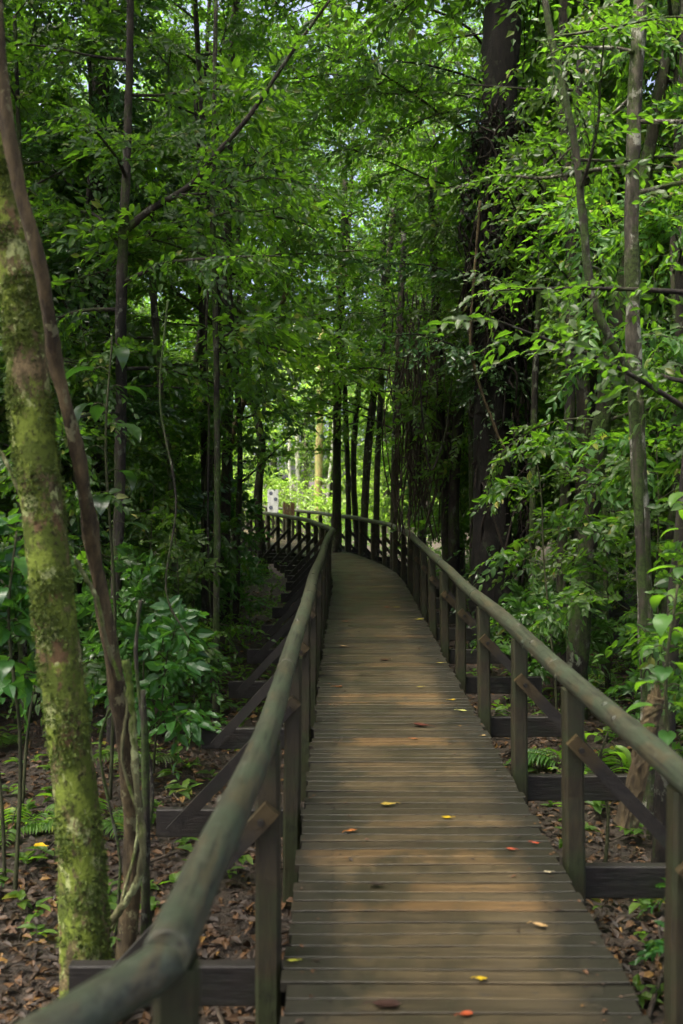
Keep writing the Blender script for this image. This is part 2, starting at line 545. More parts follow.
def spray(mb, rg, starts, dirs, lens, leaf, nl, wr=0.42, fine=True, twig_mi=1, twig_r=0.003, droop=0.45, flat=0.6):
    """twigs with leaves set alternately in a drooping plane"""
    leaf = leaf * 0.86
    nl += 1
    starts, dirs = np.asarray(starts, float), norm(dirs)
    n = len(starts)
    if n == 0:
        return
    lens = np.broadcast_to(np.asarray(lens, float), (n,))
    up = norm(np.array([0, 0, 1.0]) + rg.normal(0, flat, (n, 3)))
    side = norm(np.cross(up, dirs))
    up = np.cross(dirs, side)
    B, D, U, Ls = [], [], [], []
    for k in range(nl):
        t = (k + 0.6) / nl
        sgn = 1 if k % 2 else -1
        pos = starts + dirs * (lens * t)[:, None] + np.array([0, 0, -1.0]) * (lens * droop * t * t)[:, None]
        ang = (1.05 - 0.65 * t) + rg.normal(0, 0.15, n)
        if k == nl - 1:
            ang = ang * 0.15
        dd = dirs * np.cos(ang)[:, None] + side * (sgn * np.sin(ang))[:, None] + np.array([0, 0, -1.0]) * (rg.uniform(0.05, 0.6, n) * (0.5 + droop))[:, None]
        B.append(pos)
        D.append(dd)
        U.append(up + rg.normal(0, 0.45, (n, 3)))
        Ls.append(leaf * rg.uniform(0.7, 1.2, n) * (0.75 + 0.5 * math.sin(PI * min(t + 0.1, 1))))
    leaves(mb, np.concatenate(B), np.concatenate(D), np.concatenate(U), np.concatenate(Ls), wr, 0, fine)
    if twig_mi is not None:
        # three-sided twigs
        m0 = starts + dirs * (lens * 0.5)[:, None] + np.array([0, 0, -1.0]) * (lens * droop * 0.25)[:, None]
        m1 = starts + dirs * lens[:, None] + np.array([0, 0, -1.0]) * (lens * droop)[:, None]
        o3 = [side, -0.5 * side + 0.86 * up, -0.5 * side - 0.86 * up]
        vs = []
        for P_, r_ in ((starts, twig_r), (m0, twig_r * 0.8), (m1, twig_r * 0.4)):
            for o_ in o3:
                vs.append(P_ + o_ * r_)
        v = np.stack(vs, 1).reshape(-1, 3)
        f = np.array([(a, (a + 1) % 3, 3 + (a + 1) % 3, 3 + a) for a in range(3)] + [(3 + a, 3 + (a + 1) % 3, 6 + (a + 1) % 3, 6 + a) for a in range(3)])
        mb.add(v, (f[None] + (np.arange(n) * 9)[:, None, None]).reshape(-1, 4), twig_mi)


def rot_about_z(d, a):
    c, s = math.cos(a), math.sin(a)
    return np.array([d[0] * c - d[1] * s, d[0] * s + d[1] * c, d[2]])


def tree_meshes(name, seed, H, r0, lo, spread, n_limbs, leaf, leaf_key, bark_key, twig_len=0.45, nl=9, wr=0.50, fine=True, lean=0.3, twigs=9, rise=0.35, path=None, rad=None, top_taper=0.35, flare=1.35, limb_bias=None, sides=10, subs=4):
    """returns (trunk mesh, crown mesh); lo = lowest limb height; path overrides the trunk line"""
    rg = np.random.default_rng(seed)
    tb, cb = MB(), MB()
    if path is None:
        k = 6
        pts = np.zeros((k, 3))
        ang = rg.uniform(0, 2 * PI)
        for i in range(k):
            t = i / (k - 1)
            pts[i] = (lean * t * math.cos(ang) + rg.normal(0, 0.025 * H / 4) * (t > 0), lean * t * math.sin(ang) + rg.normal(0, 0.025 * H / 4) * (t > 0), H * t)
        pts[0, 2] = -0.25
        path = pts
    pl = spline(path, 5)
    tt = np.linspace(0, 1, len(pl))
    if rad is None:
        rr = r0 * (1 - (1 - top_taper) * tt)
        rr[0] *= flare
        rr[1] *= 1 + (flare - 1) * 0.4
    else:
        rr = np.interp(tt, np.linspace(0, 1, len(rad)), rad)
    tube(tb, pl, rr, sides, 0, 0.05, rg=rg)
    Hh = pl[-1, 2]
    S, D, L = [], [], []
    az = rg.uniform(0, 2 * PI)
    for i in range(n_limbs):
        az += 2.399 + rg.normal(0, 0.4)
        f = (i + rg.uniform(0, 0.8)) / n_limbs
        h = lo + (Hh - lo) * f ** 0.85
        idx = int(np.clip(np.searchsorted(pl[:, 2], h), 1, len(pl) - 1))
        p0 = pl[idx]
        ln = spread * rg.uniform(0.55, 1.1) * (1.0 - 0.55 * max(0, f - 0.45) / 0.55)
        d = np.array([math.cos(az), math.sin(az), rise + rg.normal(0, 0.15) + 0.5 * f])
        if limb_bias is not None:
            d[:2] += limb_bias
        d = norm(d)
        r_l = max(min(rr[idx] * 0.45, 0.012 + ln * 0.010), 0.006)
        cur, pts = p0.copy(), [p0.copy()]
        dd = d.copy()
        for q in range(5):
            dd = norm(dd + rg.normal(0, 0.24, 3) + np.array([0, 0, -0.07]))
            cur = cur + dd * ln / 5
            pts.append(cur.copy())
        lp = spline(pts, 3)
        tube(tb, lp, np.linspace(r_l, r_l * 0.25, len(lp)), 5, 0, rg=rg, cap=False)
        # sub-branches
        br = [(lp, 1.0)]
        for q in range(subs):
            t = rg.uniform(0.25, 0.9)
            b0 = lp[int(t * (len(lp) - 1))]
            a = rg.choice([-1, 1]) * rg.uniform(0.5, 1.1)
            sd = norm(rot_about_z(d, a) * np.array([1, 1, 0.8]) + rg.normal(0, 0.32, 3))
            sl = ln * rg.uniform(0.25, 0.5)
            sp = np.array([b0 + sd * sl * w + np.array([0, 0, -0.12 * sl * w * w]) for w in np.linspace(0, 1, 4)])
            tube(cb, sp, np.linspace(r_l * 0.5, r_l * 0.18, 4), 4, 1, rg=rg, cap=False)
            br.append((sp, 0.6))
        for (bp, wgt) in br:
            m = max(2, int(twigs * wgt))
            for q in range(m):
                t = 0.1 + 0.9 * (q + rg.uniform(0, 1)) / m
                x = min(t, 1.0) * (len(bp) - 1)
                k0 = min(int(x), len(bp) - 2)
                b0 = bp[k0] + (bp[k0 + 1] - bp[k0]) * (x - k0)
                bd = norm(bp[k0 + 1] - bp[k0])
                a = (1 if q % 2 else -1) * rg.uniform(0.35, 1.1)
                td = norm(rot_about_z(bd, a) + rg.normal(0, 0.42, 3))
                S.append(b0)
                D.append(td)
                L.append(twig_len * rg.uniform(0.6, 1.25))
    spray(cb, rg, S, D, np.array(L), leaf, nl, wr, fine)
    return tb.mesh(name + '_trunk', [M[bark_key]]), cb.mesh(name + '_crown', [M[leaf_key], M['stem']])


# ------------------------------------------------------------------ ground
def gh(x, y):
    """height of the forest floor"""
    x, y = np.asarray(x, float), np.asarray(y, float)
    return (-0.62 + 0.07 * np.sin(x * 1.3 + 0.4 * y) + 0.06 * np.sin(y * 0.9 - 0.5 * x + 1) + 0.035 * np.sin(3.1 * x + 1.7 * y)
            + 0.02 * np.maximum(0, np.abs(x - 0.4) - 3) + 0.0006 * np.maximum(0, y - 12) ** 1.6)


xs = np.concatenate([np.linspace(-400, -22, 14), np.linspace(-20, 20, 121), np.linspace(22, 400, 14)])
ys = np.concatenate([np.linspace(-300, -12, 10), np.linspace(-10, 45, 150), np.linspace(48, 600, 18)])
GX, GY = np.meshgrid(xs, ys)
GZ = gh(np.clip(GX, -30, 30), np.clip(GY, -10, 60)) + np.where((np.abs(GX) < 21) & (GY < 46) & (GY > -11), rng.normal(0, 0.012, GX.shape), 0)
mb = MB()
nx = len(xs)
I, J = np.meshgrid(np.arange(len(ys) - 1), np.arange(nx - 1), indexing='ij')
a0 = (I * nx + J).ravel()
mb.add(np.stack([GX, GY, GZ], -1).reshape(-1, 3), np.stack([a0, a0 + 1, a0 + nx + 1, a0 + nx], -1), 0, True)
ground = link('ground', mb.mesh('ground', [M['soil']]))
ground['kind'] = 'structure'

# ------------------------------------------------------------------ boardwalk
HW = 0.600                                       # half width of the walk
CL = spline([(0.40, -6), (0.40, -2), (0.40, 2), (0.40, 6), (0.41, 10), (0.44, 14), (0.45, 16.6), (0.33, 19.2), (-0.20, 22.4), (-0.98, 25.2),
             (-1.75, 27.8), (-2.6, 30.4), (-3.6, 33.2), (-4.9, 36), (-6.6, 38.5)], 12)
seg = np.linalg.norm(np.diff(CL, axis=0), axis=1)
arc = np.concatenate([[0], np.cumsum(seg)])


def along(s):
    return np.array([np.interp(s, arc, CL[:, 0]), np.interp(s, arc, CL[:, 1])])


def tang(s):
    return norm(along(s + 0.15) - along(s - 0.15))


def path_dist(x, y):
    return float(np.min(np.hypot(CL[:, 0] - x, CL[:, 1] - y)))


def arc_of_y(y):
    return float(np.interp(y, CL[:, 1], arc))


def rail_pt(side, s, off=0.065):
    t = tang(s)
    nrm = np.array([t[1], -t[0]])                # right of travel
    return along(s) + nrm * side * (HW + off)


walk = thing('boardwalk', 'weathered grey-brown plank boardwalk running away and bending left into the forest', 'boardwalk', (0.4, 2, 0))
mb = MB()
s = 0.3
rp = random.Random(3)
while s < arc[-1] - 0.3:
    c, t = along(s), tang(s)
    nr = np.array([t[1], -t[0], 0])
    extra_l = max(0.0, (2.0 - c[1]) * 0.85) if -1.5 < c[1] < 2.0 else (2.9 if c[1] <= -1.5 else 0)
    l = HW + rp.uniform(-0.016, 0.012) + extra_l
    r_ = HW + rp.uniform(-0.016, 0.012)
    cc = np.array([c[0], c[1], -0.018 + rp.uniform(-0.0025, 0.0025)]) + nr * (r_ - l) / 2
    w = 0.088 + rp.uniform(-0.006, 0.006)
    tilt = rp.uniform(-0.012, 0.012)
    yaw = rp.uniform(-0.003, 0.003)
    ax = (nr + np.array([t[0], t[1], 0]) * yaw) * (l + r_) / 2 + np.array([0, 0, rp.uniform(-0.002, 0.002)])
    ay = np.array([t[0], t[1], tilt]) * w / 2
    # three pieces along the plank so that the margin value can run 1-0-1 across it
    n = 8
    X = np.linspace(-1, 1, n + 1)
    ly, lz, bv = w / 2, 0.018, 0.0035
    by, bz = bv / ly, bv / lz * 0.7
    prof = [(1, 1 - bz), (1 - by, 1), (-1 + by, 1), (-1, 1 - bz), (-1, -1), (1, -1)]
    vs, uu = [], []
    az = np.array([0, 0, 0.018])
    for xk in X:
        dz = 0.0015 * math.sin(xk * 3 + s * 9)
        for (p_, q_) in prof:
            vs.append(cc + ax * xk + ay * p_ + az * q_ + np.array([0, 0, dz]))
            uu.append(abs(xk))
    fc = []
    for k in range(n):
        for q in range(6):
            fc.append([k * 6 + q, k * 6 + (q + 1) % 6, (k + 1) * 6 + (q + 1) % 6, (k + 1) * 6 + q])
    fc += [[0, 5, 4, 3], [0, 3, 2, 1], [n * 6, n * 6 + 3, n * 6 + 4, n * 6 + 5], [n * 6, n * 6 + 1, n * 6 + 2, n * 6 + 3]]
    mb.add(vs, np.array(fc), 0, False, uu)
    if c[1] < 14:                                # nail heads over the bearers
        for off in (-0.44, 0.44):
            for q in (-0.27, 0.27):
                o_ = c + np.array([nr[0], nr[1]]) * (off + rp.uniform(-.012, .012)) + t * w * q
                aa = np.linspace(0, 2 * PI, 6, endpoint=False)
                mb.add([(o_[0] + 0.006 * math.cos(z_), o_[1] + 0.006 * math.sin(z_), cc[2] + 0.0205) for z_ in aa], np.array([[0, 1, 2, 3], [0, 3, 4, 5]]), 1)
    s += w + 0.006 + rp.uniform(0, 0.005)
deck = link('deck', mb.mesh('deck', [M['deck'], M['joist']], uv=True), walk)
deck.matrix_parent_inverse = walk.matrix_world.inverted()
bpy.context.view_layer.update()
deck.matrix_parent_inverse.identity()
deck.location = (-0.4, -2, 0)

# two long bearers under the planks
for sd in (-1, 1):
    mb = MB()
    sA = np.arange(0.4, arc[-1] - 0.4, 1.0)
    for k in range(len(sA) - 1):
        p, q = rail_pt(sd, sA[k], -0.16), rail_pt(sd, sA[k + 1], -0.16)
        c = np.array([(p[0] + q[0]) / 2, (p[1] + q[1]) / 2, -0.10])
        a = np.array([(q[0] - p[0]) / 2, (q[1] - p[1]) / 2, 0])
        t = norm(a)
        box(mb, c, a * 1.0, np.array([t[1], -t[0], 0]) * 0.035, (0, 0, 0.06))
    link('bearer', mb.mesh('bearer', [M['joist']]), walk, (-0.4, -2, 0))

RAIL_H = 0.82


def handrail(pts, r=0.046, seed=1):
    """round log rail in butted lengths with dark ring joints and knots"""
    rg = np.random.default_rng(seed)
    m = MB()
    if isinstance(pts[0], list):                 # several straight-butted runs
        for k, run in enumerate(pts):
            rail_run(m, run, r, seed + k, rg)
    else:
        rail_run(m, pts, r, seed, rg)
    return m.mesh('handrail', [M['rail']])


def rail_run(m, pts, r, seed, rg):
    p = spline(pts, 10)
    sg = np.concatenate([[0], np.cumsum(np.linalg.norm(np.diff(p, axis=0), axis=1))])
    ss = np.arange(0, sg[-1], 0.09)
    q = np.stack([np.interp(ss, sg, p[:, k]) for k in range(3)], 1)
    q[:, 2] += 0.006 * np.sin(ss * 1.9) + rg.normal(0, 0.0012, len(q))
    q[:, 0] += 0.006 * np.sin(ss * 1.3 + 1)
    rr = r * (1 + 0.05 * np.sin(ss * 0.8 + seed) + rg.normal(0, 0.012, len(ss)))
    step = 33
    for i0 in range(0, len(q) - 1, step):
        i1 = min(i0 + step, len(q) - 1)
        if i1 - i0 < 1:
            continue
        a, b = q[i0:i1 + 1].copy(), rr[i0:i1 + 1].copy() * rg.uniform(0.97, 1.04)
        d0, d1 = norm(a[1] - a[0]), norm(a[-1] - a[-2])
        a[0] += d0 * 0.004
        a[-1] -= d1 * 0.004
        a = np.vstack([a[0], a[0] + d0 * 0.012, a[1:-1], a[-1] - d1 * 0.012, a[-1]])
        b = np.concatenate([[b[0] * 0.93], [b[0]], b[1:-1], [b[-1]], [b[-1] * 0.93]])
        tube(m, a, b, 20, 0, 0.006, rg=rg)
    # knots
    for k in range(int(len(q) / 7)):
        i = rg.integers(0, len(q) - 1)
        an = rg.uniform(0, 2 * PI)
        d = norm(q[i + 1] - q[i])
        n1 = norm(np.cross(d, (0, 0, 1)))
        n2 = np.cross(n1, d)
        o = n1 * math.cos(an) + n2 * math.sin(an)
        c = q[i] + o * rr[i] * 0.93
        tube(m, np.array([c, c + o * 0.006, c + o * 0.011]), [0.017, 0.014, 0.004], 8, 0, rg=rg, cap=False)


def post_meshes():
    m = MB()
    k = 9
    zz = np.linspace(-1.15, RAIL_H - 0.035, k)
    rg = np.random.default_rng(5)
    for (w,) in ((0.045,),):
        rings = []
        for z in zz:
            jx, jy = rg.normal(0, 0.0015, 2)
            c = w * 0.28
            pr = [(w, -w + c), (w, w - c), (w - c, w), (-w + c, w), (-w, w - c), (-w, -w + c), (-w + c, -w), (w - c, -w)]
            rings += [(x + jx, y + jy, z) for (x, y) in pr]
        f = [[i * 8 + j, i * 8 + (j + 1) % 8, (i + 1) * 8 + (j + 1) % 8, (i + 1) * 8 + j] for i in range(k - 1) for j in range(8)]
        e = (k - 1) * 8
        f += [[e, e + 1, e + 2, e + 3], [e, e + 3, e + 4, e + 7], [e + 4, e + 5, e + 6, e + 7]]
        m.add(rings, np.array(f))
    # brace: local x outward, fixed on the face of the post that looks back along the walk
    b = MB()
    p0, p1 = np.array([-0.02, -0.066, 0.57]), np.array([0.64, -0.066, -0.14])
    d = (p1 - p0) / 2
    u = norm(d)
    n = 10
    for i in range(n):
        pass
    perp = np.array([-u[2], 0, u[0]])
    ts = np.linspace(-1, 1, 9)
    vs, uu = [], []
    for t in ts:
        for (p_, q_) in ((0.032, 0.018), (-0.032, 0.018), (-0.032, -0.018), (0.032, -0.018)):
            vs.append((p0 + p1) / 2 + d * t + perp * p_ + np.array([0, q_, 0]))
            uu.append(np.clip(0.90 - (t + 1) * 0.42, 0, 1))
    f = [[i * 4 + j, (i + 1) * 4 + j, (i + 1) * 4 + (j + 1) % 4, i * 4 + (j + 1) % 4] for i in range(8) for j in range(4)] + [[0, 1, 2, 3], [35, 34, 33, 32]]
    b.add(vs, np.array(f), 0, False, uu)
    # outrigger joist at deck level
    j = MB()
    box(j, (0.24, 0.075, -0.125), (0.50, 0, 0), (0, 0.028, 0), (0, 0, 0.075), 0.006)
    tube(b, np.array([(0.02, -0.083, 0.525), (0.02, -0.094, 0.525)]), 0.013, 8, 0, rg=rg)
    return m.mesh('post', [M['post']]), b.mesh('brace', [M['brace']], uv=True), j.mesh('joist', [M['joist']])


POST, BRACE, JOIST = post_meshes()
ORD = ['first', 'second', 'third', 'fourth', 'fifth', 'sixth', 'seventh', 'eighth', 'ninth', 'tenth', 'eleventh', 'twelfth', 'thirteenth', 'fourteenth', 'fifteenth', 'sixteenth', 'seventeenth', 'eighteenth', 'nineteenth', 'twentieth']


def railing(side, label, stations, rail_pts, seed, skip_first=False):
    root = thing('railing', label, 'railing', (0.4 + side * 0.68, 2, 0), 0, 'log railings of the boardwalk')
    ox, oy = root.location.x, root.location.y
    link('handrail', handrail(rail_pts, seed=seed), root, (-ox, -oy, 0))
    rg = random.Random(seed)
    for st in stations:
        if isinstance(st, tuple):
            (x, y, ang) = st
        else:
            p = rail_pt(side, st)
            t = tang(st)
            x, y = p
            ang = math.atan2(-t[0], t[1])
            if side < 0:
                ang += PI
        po = link('post', POST, root, (x - ox, y - oy, rg.uniform(-0.008, 0.008)))
        po.rotation_euler = (rg.uniform(-0.015, 0.015), rg.uniform(-0.015, 0.015), ang)
        b = link('brace', BRACE, po)
        jo = link('joist', JOIST, walk, (x - 0.4, y - 2, 0))
        jo.rotation_euler = (0, 0, ang)
        if side < 0:                              # mirrored so that the brace stays on the camera side
            b.scale = (1, -1, 1)
            jo.scale = (1, -1, 1)
    return root


sL = [arc_of_y(v) for v in (3.62, 5.35, 7.1, 8.75, 10.4, 12.1, 13.8, 15.5, 17.2)]
s0 = sL[-1]
sL += [s0 + 1.15 * k for k in range(1, 19)]
sR = [arc_of_y(v) for v in (0.2, 1.65, 3.12, 4.56, 5.96, 7.44, 8.95, 10.4, 11.9, 13.3, 14.8, 16.2, 17.6, 18.9)]
s0 = sR[-1]
sR += [s0 + 1.2 * k for k in range(1, 16)]
lp = [(-0.342, 1.91, RAIL_H + 0.012), (-0.331, 2.29, RAIL_H + 0.003), (-0.303, 2.81, RAIL_H), (-0.272, 3.6, RAIL_H)]
lp += [(*rail_pt(-1, q), RAIL_H) for q in np.arange(arc_of_y(4.6), arc_of_y(15), 1.2)] + [(-0.195, 16.4, RAIL_H), (-0.158, 17.85, RAIL_H)]
lp = [lp, [(-0.150, 17.80, RAIL_H - 0.01), (-0.30, 18.75, RAIL_H)] + [(*rail_pt(-1, q), RAIL_H) for q in np.arange(arc_of_y(20.3), arc[-1] - 1, 1.2)], [(-0.338, 1.955, RAIL_H - 0.012), (-0.485, 1.69, RAIL_H - 0.008), (-1.2, 0.55, RAIL_H), (-2.3, -1.2, RAIL_H)]]
rpnts = [(*rail_pt(1, q), RAIL_H) for q in np.arange(arc_of_y(-4), arc[-1] - 1, 1.2)]
left_rail = railing(-1, 'mossy log railing on the left edge of the boardwalk, its near end blurred and angled', [(-0.335, 1.96, PI + 0.2), (-1.30, 0.62, PI + 0.6)] + sL, lp, 2)
right_rail = railing(1, 'mossy log railing on the right edge of the boardwalk with dark outer braces', sR, rpnts, 5)

# ------------------------------------------------------------------ fallen leaves on the deck
FALLEN = [
    (421, 727, 0.15, (0.10, 0.028, 0.014), 'large dark red leaf lying on the planks beside a small orange one'),
    (414, 740, 0.06, (0.42, 0.14, 0.04), 'small orange leaf just below the large dark red leaf on the planks'),
    (452, 701, 0.07, (0.62, 0.42, 0.03), 'small yellow leaf near the right edge, just above the pale green one'),
    (462, 712, 0.09, (0.45, 0.47, 0.14), 'pale green leaf by the right edge of the deck'),
    (483, 737, 0.05, (0.50, 0.36, 0.16), 'tiny tan leaf at the right margin by the third visible right post'),
    (388, 806, 0.10, (0.55, 0.40, 0.07), 'long pale yellow leaf lying flat across a plank'),
    (447, 819, 0.065, (0.75, 0.52, 0.02), 'bright yellow leaf in the middle of the deck, right of the long pale one'),
    (351, 833, 0.075, (0.55, 0.20, 0.05), 'orange leaf on the left half of the deck, nearest one of that colour'),
    (535, 845, 0.045, (0.55, 0.09, 0.03), 'tiny red leaf closest to the right deck edge'),
    (511, 851, 0.05, (0.52, 0.11, 0.05), 'small red leaf just left of the tiny red one near the right edge'),
    (377, 887, 0.085, (0.035, 0.025, 0.014), 'dark curled leaf on the near left planks'),
    (540, 928, 0.075, (0.52, 0.34, 0.14), 'crumpled tan leaf on the near right planks'),
    (481, 981, 0.05, (0.75, 0.52, 0.02), 'nearest bright yellow leaf, on the front planks'),
    (386, 1007, 0.115, (0.060, 0.030, 0.022), 'big dark brown leaf at the front of the deck'),
    (466, 1017, 0.06, (0.50, 0.10, 0.03), 'red leaf at the very front of the deck'),
    (420, 688, 0.07, (0.50, 0.42, 0.10), 'yellow-green leaf lying just above the large dark red leaf'),
    (548, 874, 0.045, (0.50, 0.44, 0.28), 'pale scrap of leaf by the right edge below the red leaves'),
    (293, 963, 0.05, (0.50, 0.52, 0.07), 'yellow-green leaf at the left margin of the near deck'),
    (338, 688, 0.09, (0.40, 0.16, 0.05), 'orange-brown leaf on the left half of the middle deck'),
    (346, 622, 0.14, (0.20, 0.08, 0.04), 'brown leaf near the left edge, far along the deck'),
    (387, 608, 0.10, (0.50, 0.10, 0.04), 'red leaf far along the deck beside a yellow one'),
    (397, 608, 0.11, (0.60, 0.47, 0.06), 'yellow leaf far along the deck beside a red one'),
    (420, 620, 0.14, (0.52, 0.48, 0.09), 'yellow-green leaf near the right margin far along the deck'),
    (343, 647, 0.09, (0.48, 0.30, 0.15), 'tan leaf near the left edge of the middle deck'),
    (385, 661, 0.13, (0.09, 0.045, 0.025), 'brown curled leaf in the middle of the deck, farther than the large dark red one'),
    (440, 664, 0.09, (0.50, 0.42, 0.12), 'yellowish leaf by the right margin of the middle deck'),
    (362, 586, 0.14, (0.38, 0.25, 0.10), 'tan leaf farthest along the straight deck'),
]


def leaf_flat(col, L, seed, wr=0.5):
    rg = np.random.default_rng(seed)
    m = MB()
    n = 7
    u = np.linspace(0, 1, n)
    w = 0.5 * wr * np.sin(PI * u ** 0.8) ** 0.9 * (1 + rg.normal(0, 0.08, n))
    curl = rg.uniform(0.25, 0.9)
    vs = []
    for i in range(n):
        for k in (-1, -0.5, 0, 0.5, 1):
            vs.append(((u[i] - 0.5) * L, k * w[i] * L, 0.006 + L * 0.22 * curl * abs(k) ** 1.5 * w[i] * 2.2 + L * 0.10 * curl * (2 * u[i] - 1) ** 2 + rg.normal(0, 0.0012)))
    f = [[i * 5 + j, (i + 1) * 5 + j, (i + 1) * 5 + j + 1, i * 5 + j + 1] for i in range(n - 1) for j in range(4)]
    m.add(vs, np.array(f), 0, True)
    st = [(0.5 * L, 0, 0.01 + L * 0.10 * curl), (0.66 * L, 0.03 * L, 0.012), (0.8 * L, 0.07 * L, 0.006)]
    tube(m, st, 0.0015, 4, 0)
    return m.mesh('fallen_leaf', [plain('fallen_leaf_%d' % seed, col, 0.55, 0.3)])


for i, (px, py, L, col, lab) in enumerate(FALLEN):
    p = on_height(px, py, 0.0)
    o = link('fallen_leaf', leaf_flat(tuple(q * 0.5 for q in col), L * 0.85, 100 + i, random.uniform(0.4, 0.6)), None, (p.x, p.y, 0.003))
    o.rotation_euler = (0, 0, random.uniform(-0.6, 0.6) + (PI if random.random() < 0.5 else 0))
    tag(o, lab, 'fallen leaf', 'fallen leaves on the deck')

mb = MB()
rg = np.random.default_rng(66)
n = 900
ss_ = 1.5 + (arc_of_y(19) - 1.5) * rg.uniform(0, 1, n)
B = []
for s_ in ss_:
    e = rg.choice([-1, 1]) * HW * (1 - abs(rg.normal(0, 0.32)))
    t = tang(s_)
    c = along(s_) + np.array([t[1], -t[0]]) * np.clip(e, -HW * .97, HW * .97)
    B.append((c[0], c[1], 0.005))
a = rg.uniform(0, 2 * PI, n)
leaves(mb, B, np.stack([np.cos(a), np.sin(a), rg.uniform(0, 0.1, n)], 1), np.array([0, 0, 1.0]) + rg.normal(0, 0.2, (n, 3)), rg.uniform(0.008, 0.034, n), 0.5, 0, True)
for k in range(40):
    b0 = np.array(B[k])
    a0 = rg.uniform(0, 2 * PI)
    L = rg.uniform(0.03, 0.12)
    tube(mb, np.array([b0 + (0, 0, 0.002), b0 + (math.cos(a0) * L / 2, math.sin(a0) * L / 2, 0.006), b0 + (math.cos(a0 + .3) * L, math.sin(a0 + .3) * L, 0.003)]), 0.0018, 4, 1, rg=rg)
o = link('leaf_crumbs', mb.mesh('leaf_crumbs', [M['leaf_litter'], M['dead_vine']]))
o['kind'] = 'stuff'
tag(o, 'dull brown leaf crumbs and bits of twig scattered over the deck margins', 'leaf crumbs')

# ------------------------------------------------------------------ sign beyond the bend
zs = 28.6
c = at(273, 501, zs)
root = thing('sign', 'white notice board with three dark round pictograms standing beyond the left railing at the bend', 'sign', (c.x, c.y, float(gh(c.x, c.y))))
bx, by_, bz = c.x, c.y, root.location.z
mb = MB()
box(mb, (0, 0, c.z - bz), (0, 0, 0.33), (0.155, 0, 0), (0, 0.012, 0), 0.004)
link('board', mb.mesh('sign_board', [plain('sign_white', (0.55, 0.57, 0.56), 0.4, 0.12)]), root)
mb = MB()
box(mb, (0, 0.045, (c.z - bz) / 2), (0, 0, (c.z - bz) / 2 + 0.2), (0.03, 0, 0), (0, 0.03, 0), 0.005)
link('sign_post', mb.mesh('sign_post', [M['post']]), root)
for (dx, dz, r_) in ((-0.06, 0.22, 0.054), (0.075, 0.05, 0.054), (-0.06, -0.19, 0.058)):
    mb = MB()
    a = np.linspace(0, 2 * PI, 20, endpoint=False)
    ring = [(dx + r_ * math.cos(t), -0.0155, c.z - bz + dz + r_ * math.sin(t)) for t in a] + [(dx, -0.0155, c.z - bz + dz)]
    mb.add(ring, np.array([(k, (k + 1) % 20, 20) for k in range(20)]))
    link('pictogram', mb.mesh('pictogram', [plain('pictogram_dark', (0.10, 0.11, 0.15), 0.5, 0.3)]), root)

# brown boarded end panel on the far railing
c = at(289, 513, 28.2)
root = thing('timber_panel', 'reddish brown boarded panel standing at the far bend of the right railing', 'panel', (c.x, c.y, 0))
mb = MB()
for k in range(5):
    box(mb, (-0.13 + 0.065 * k, 0, 0.83), (0, 0, 0.235 - 0.03 * (k * 7 % 3)), (0.027, 0, 0), (0, 0.015, 0), 0.004)
link('boards', mb.mesh('boards', [M['brown_board']]), root)
for sx in (-0.13, 0.13):
    mb = MB()
    box(mb, (sx, 0.055, 0.26), (0, 0, 0.80), (0.035, 0, 0), (0, 0.035, 0), 0.005)
    link('panel_post', mb.mesh('panel_post', [M['post']]), root)
root.rotation_euler = (0, 0, 0.3)

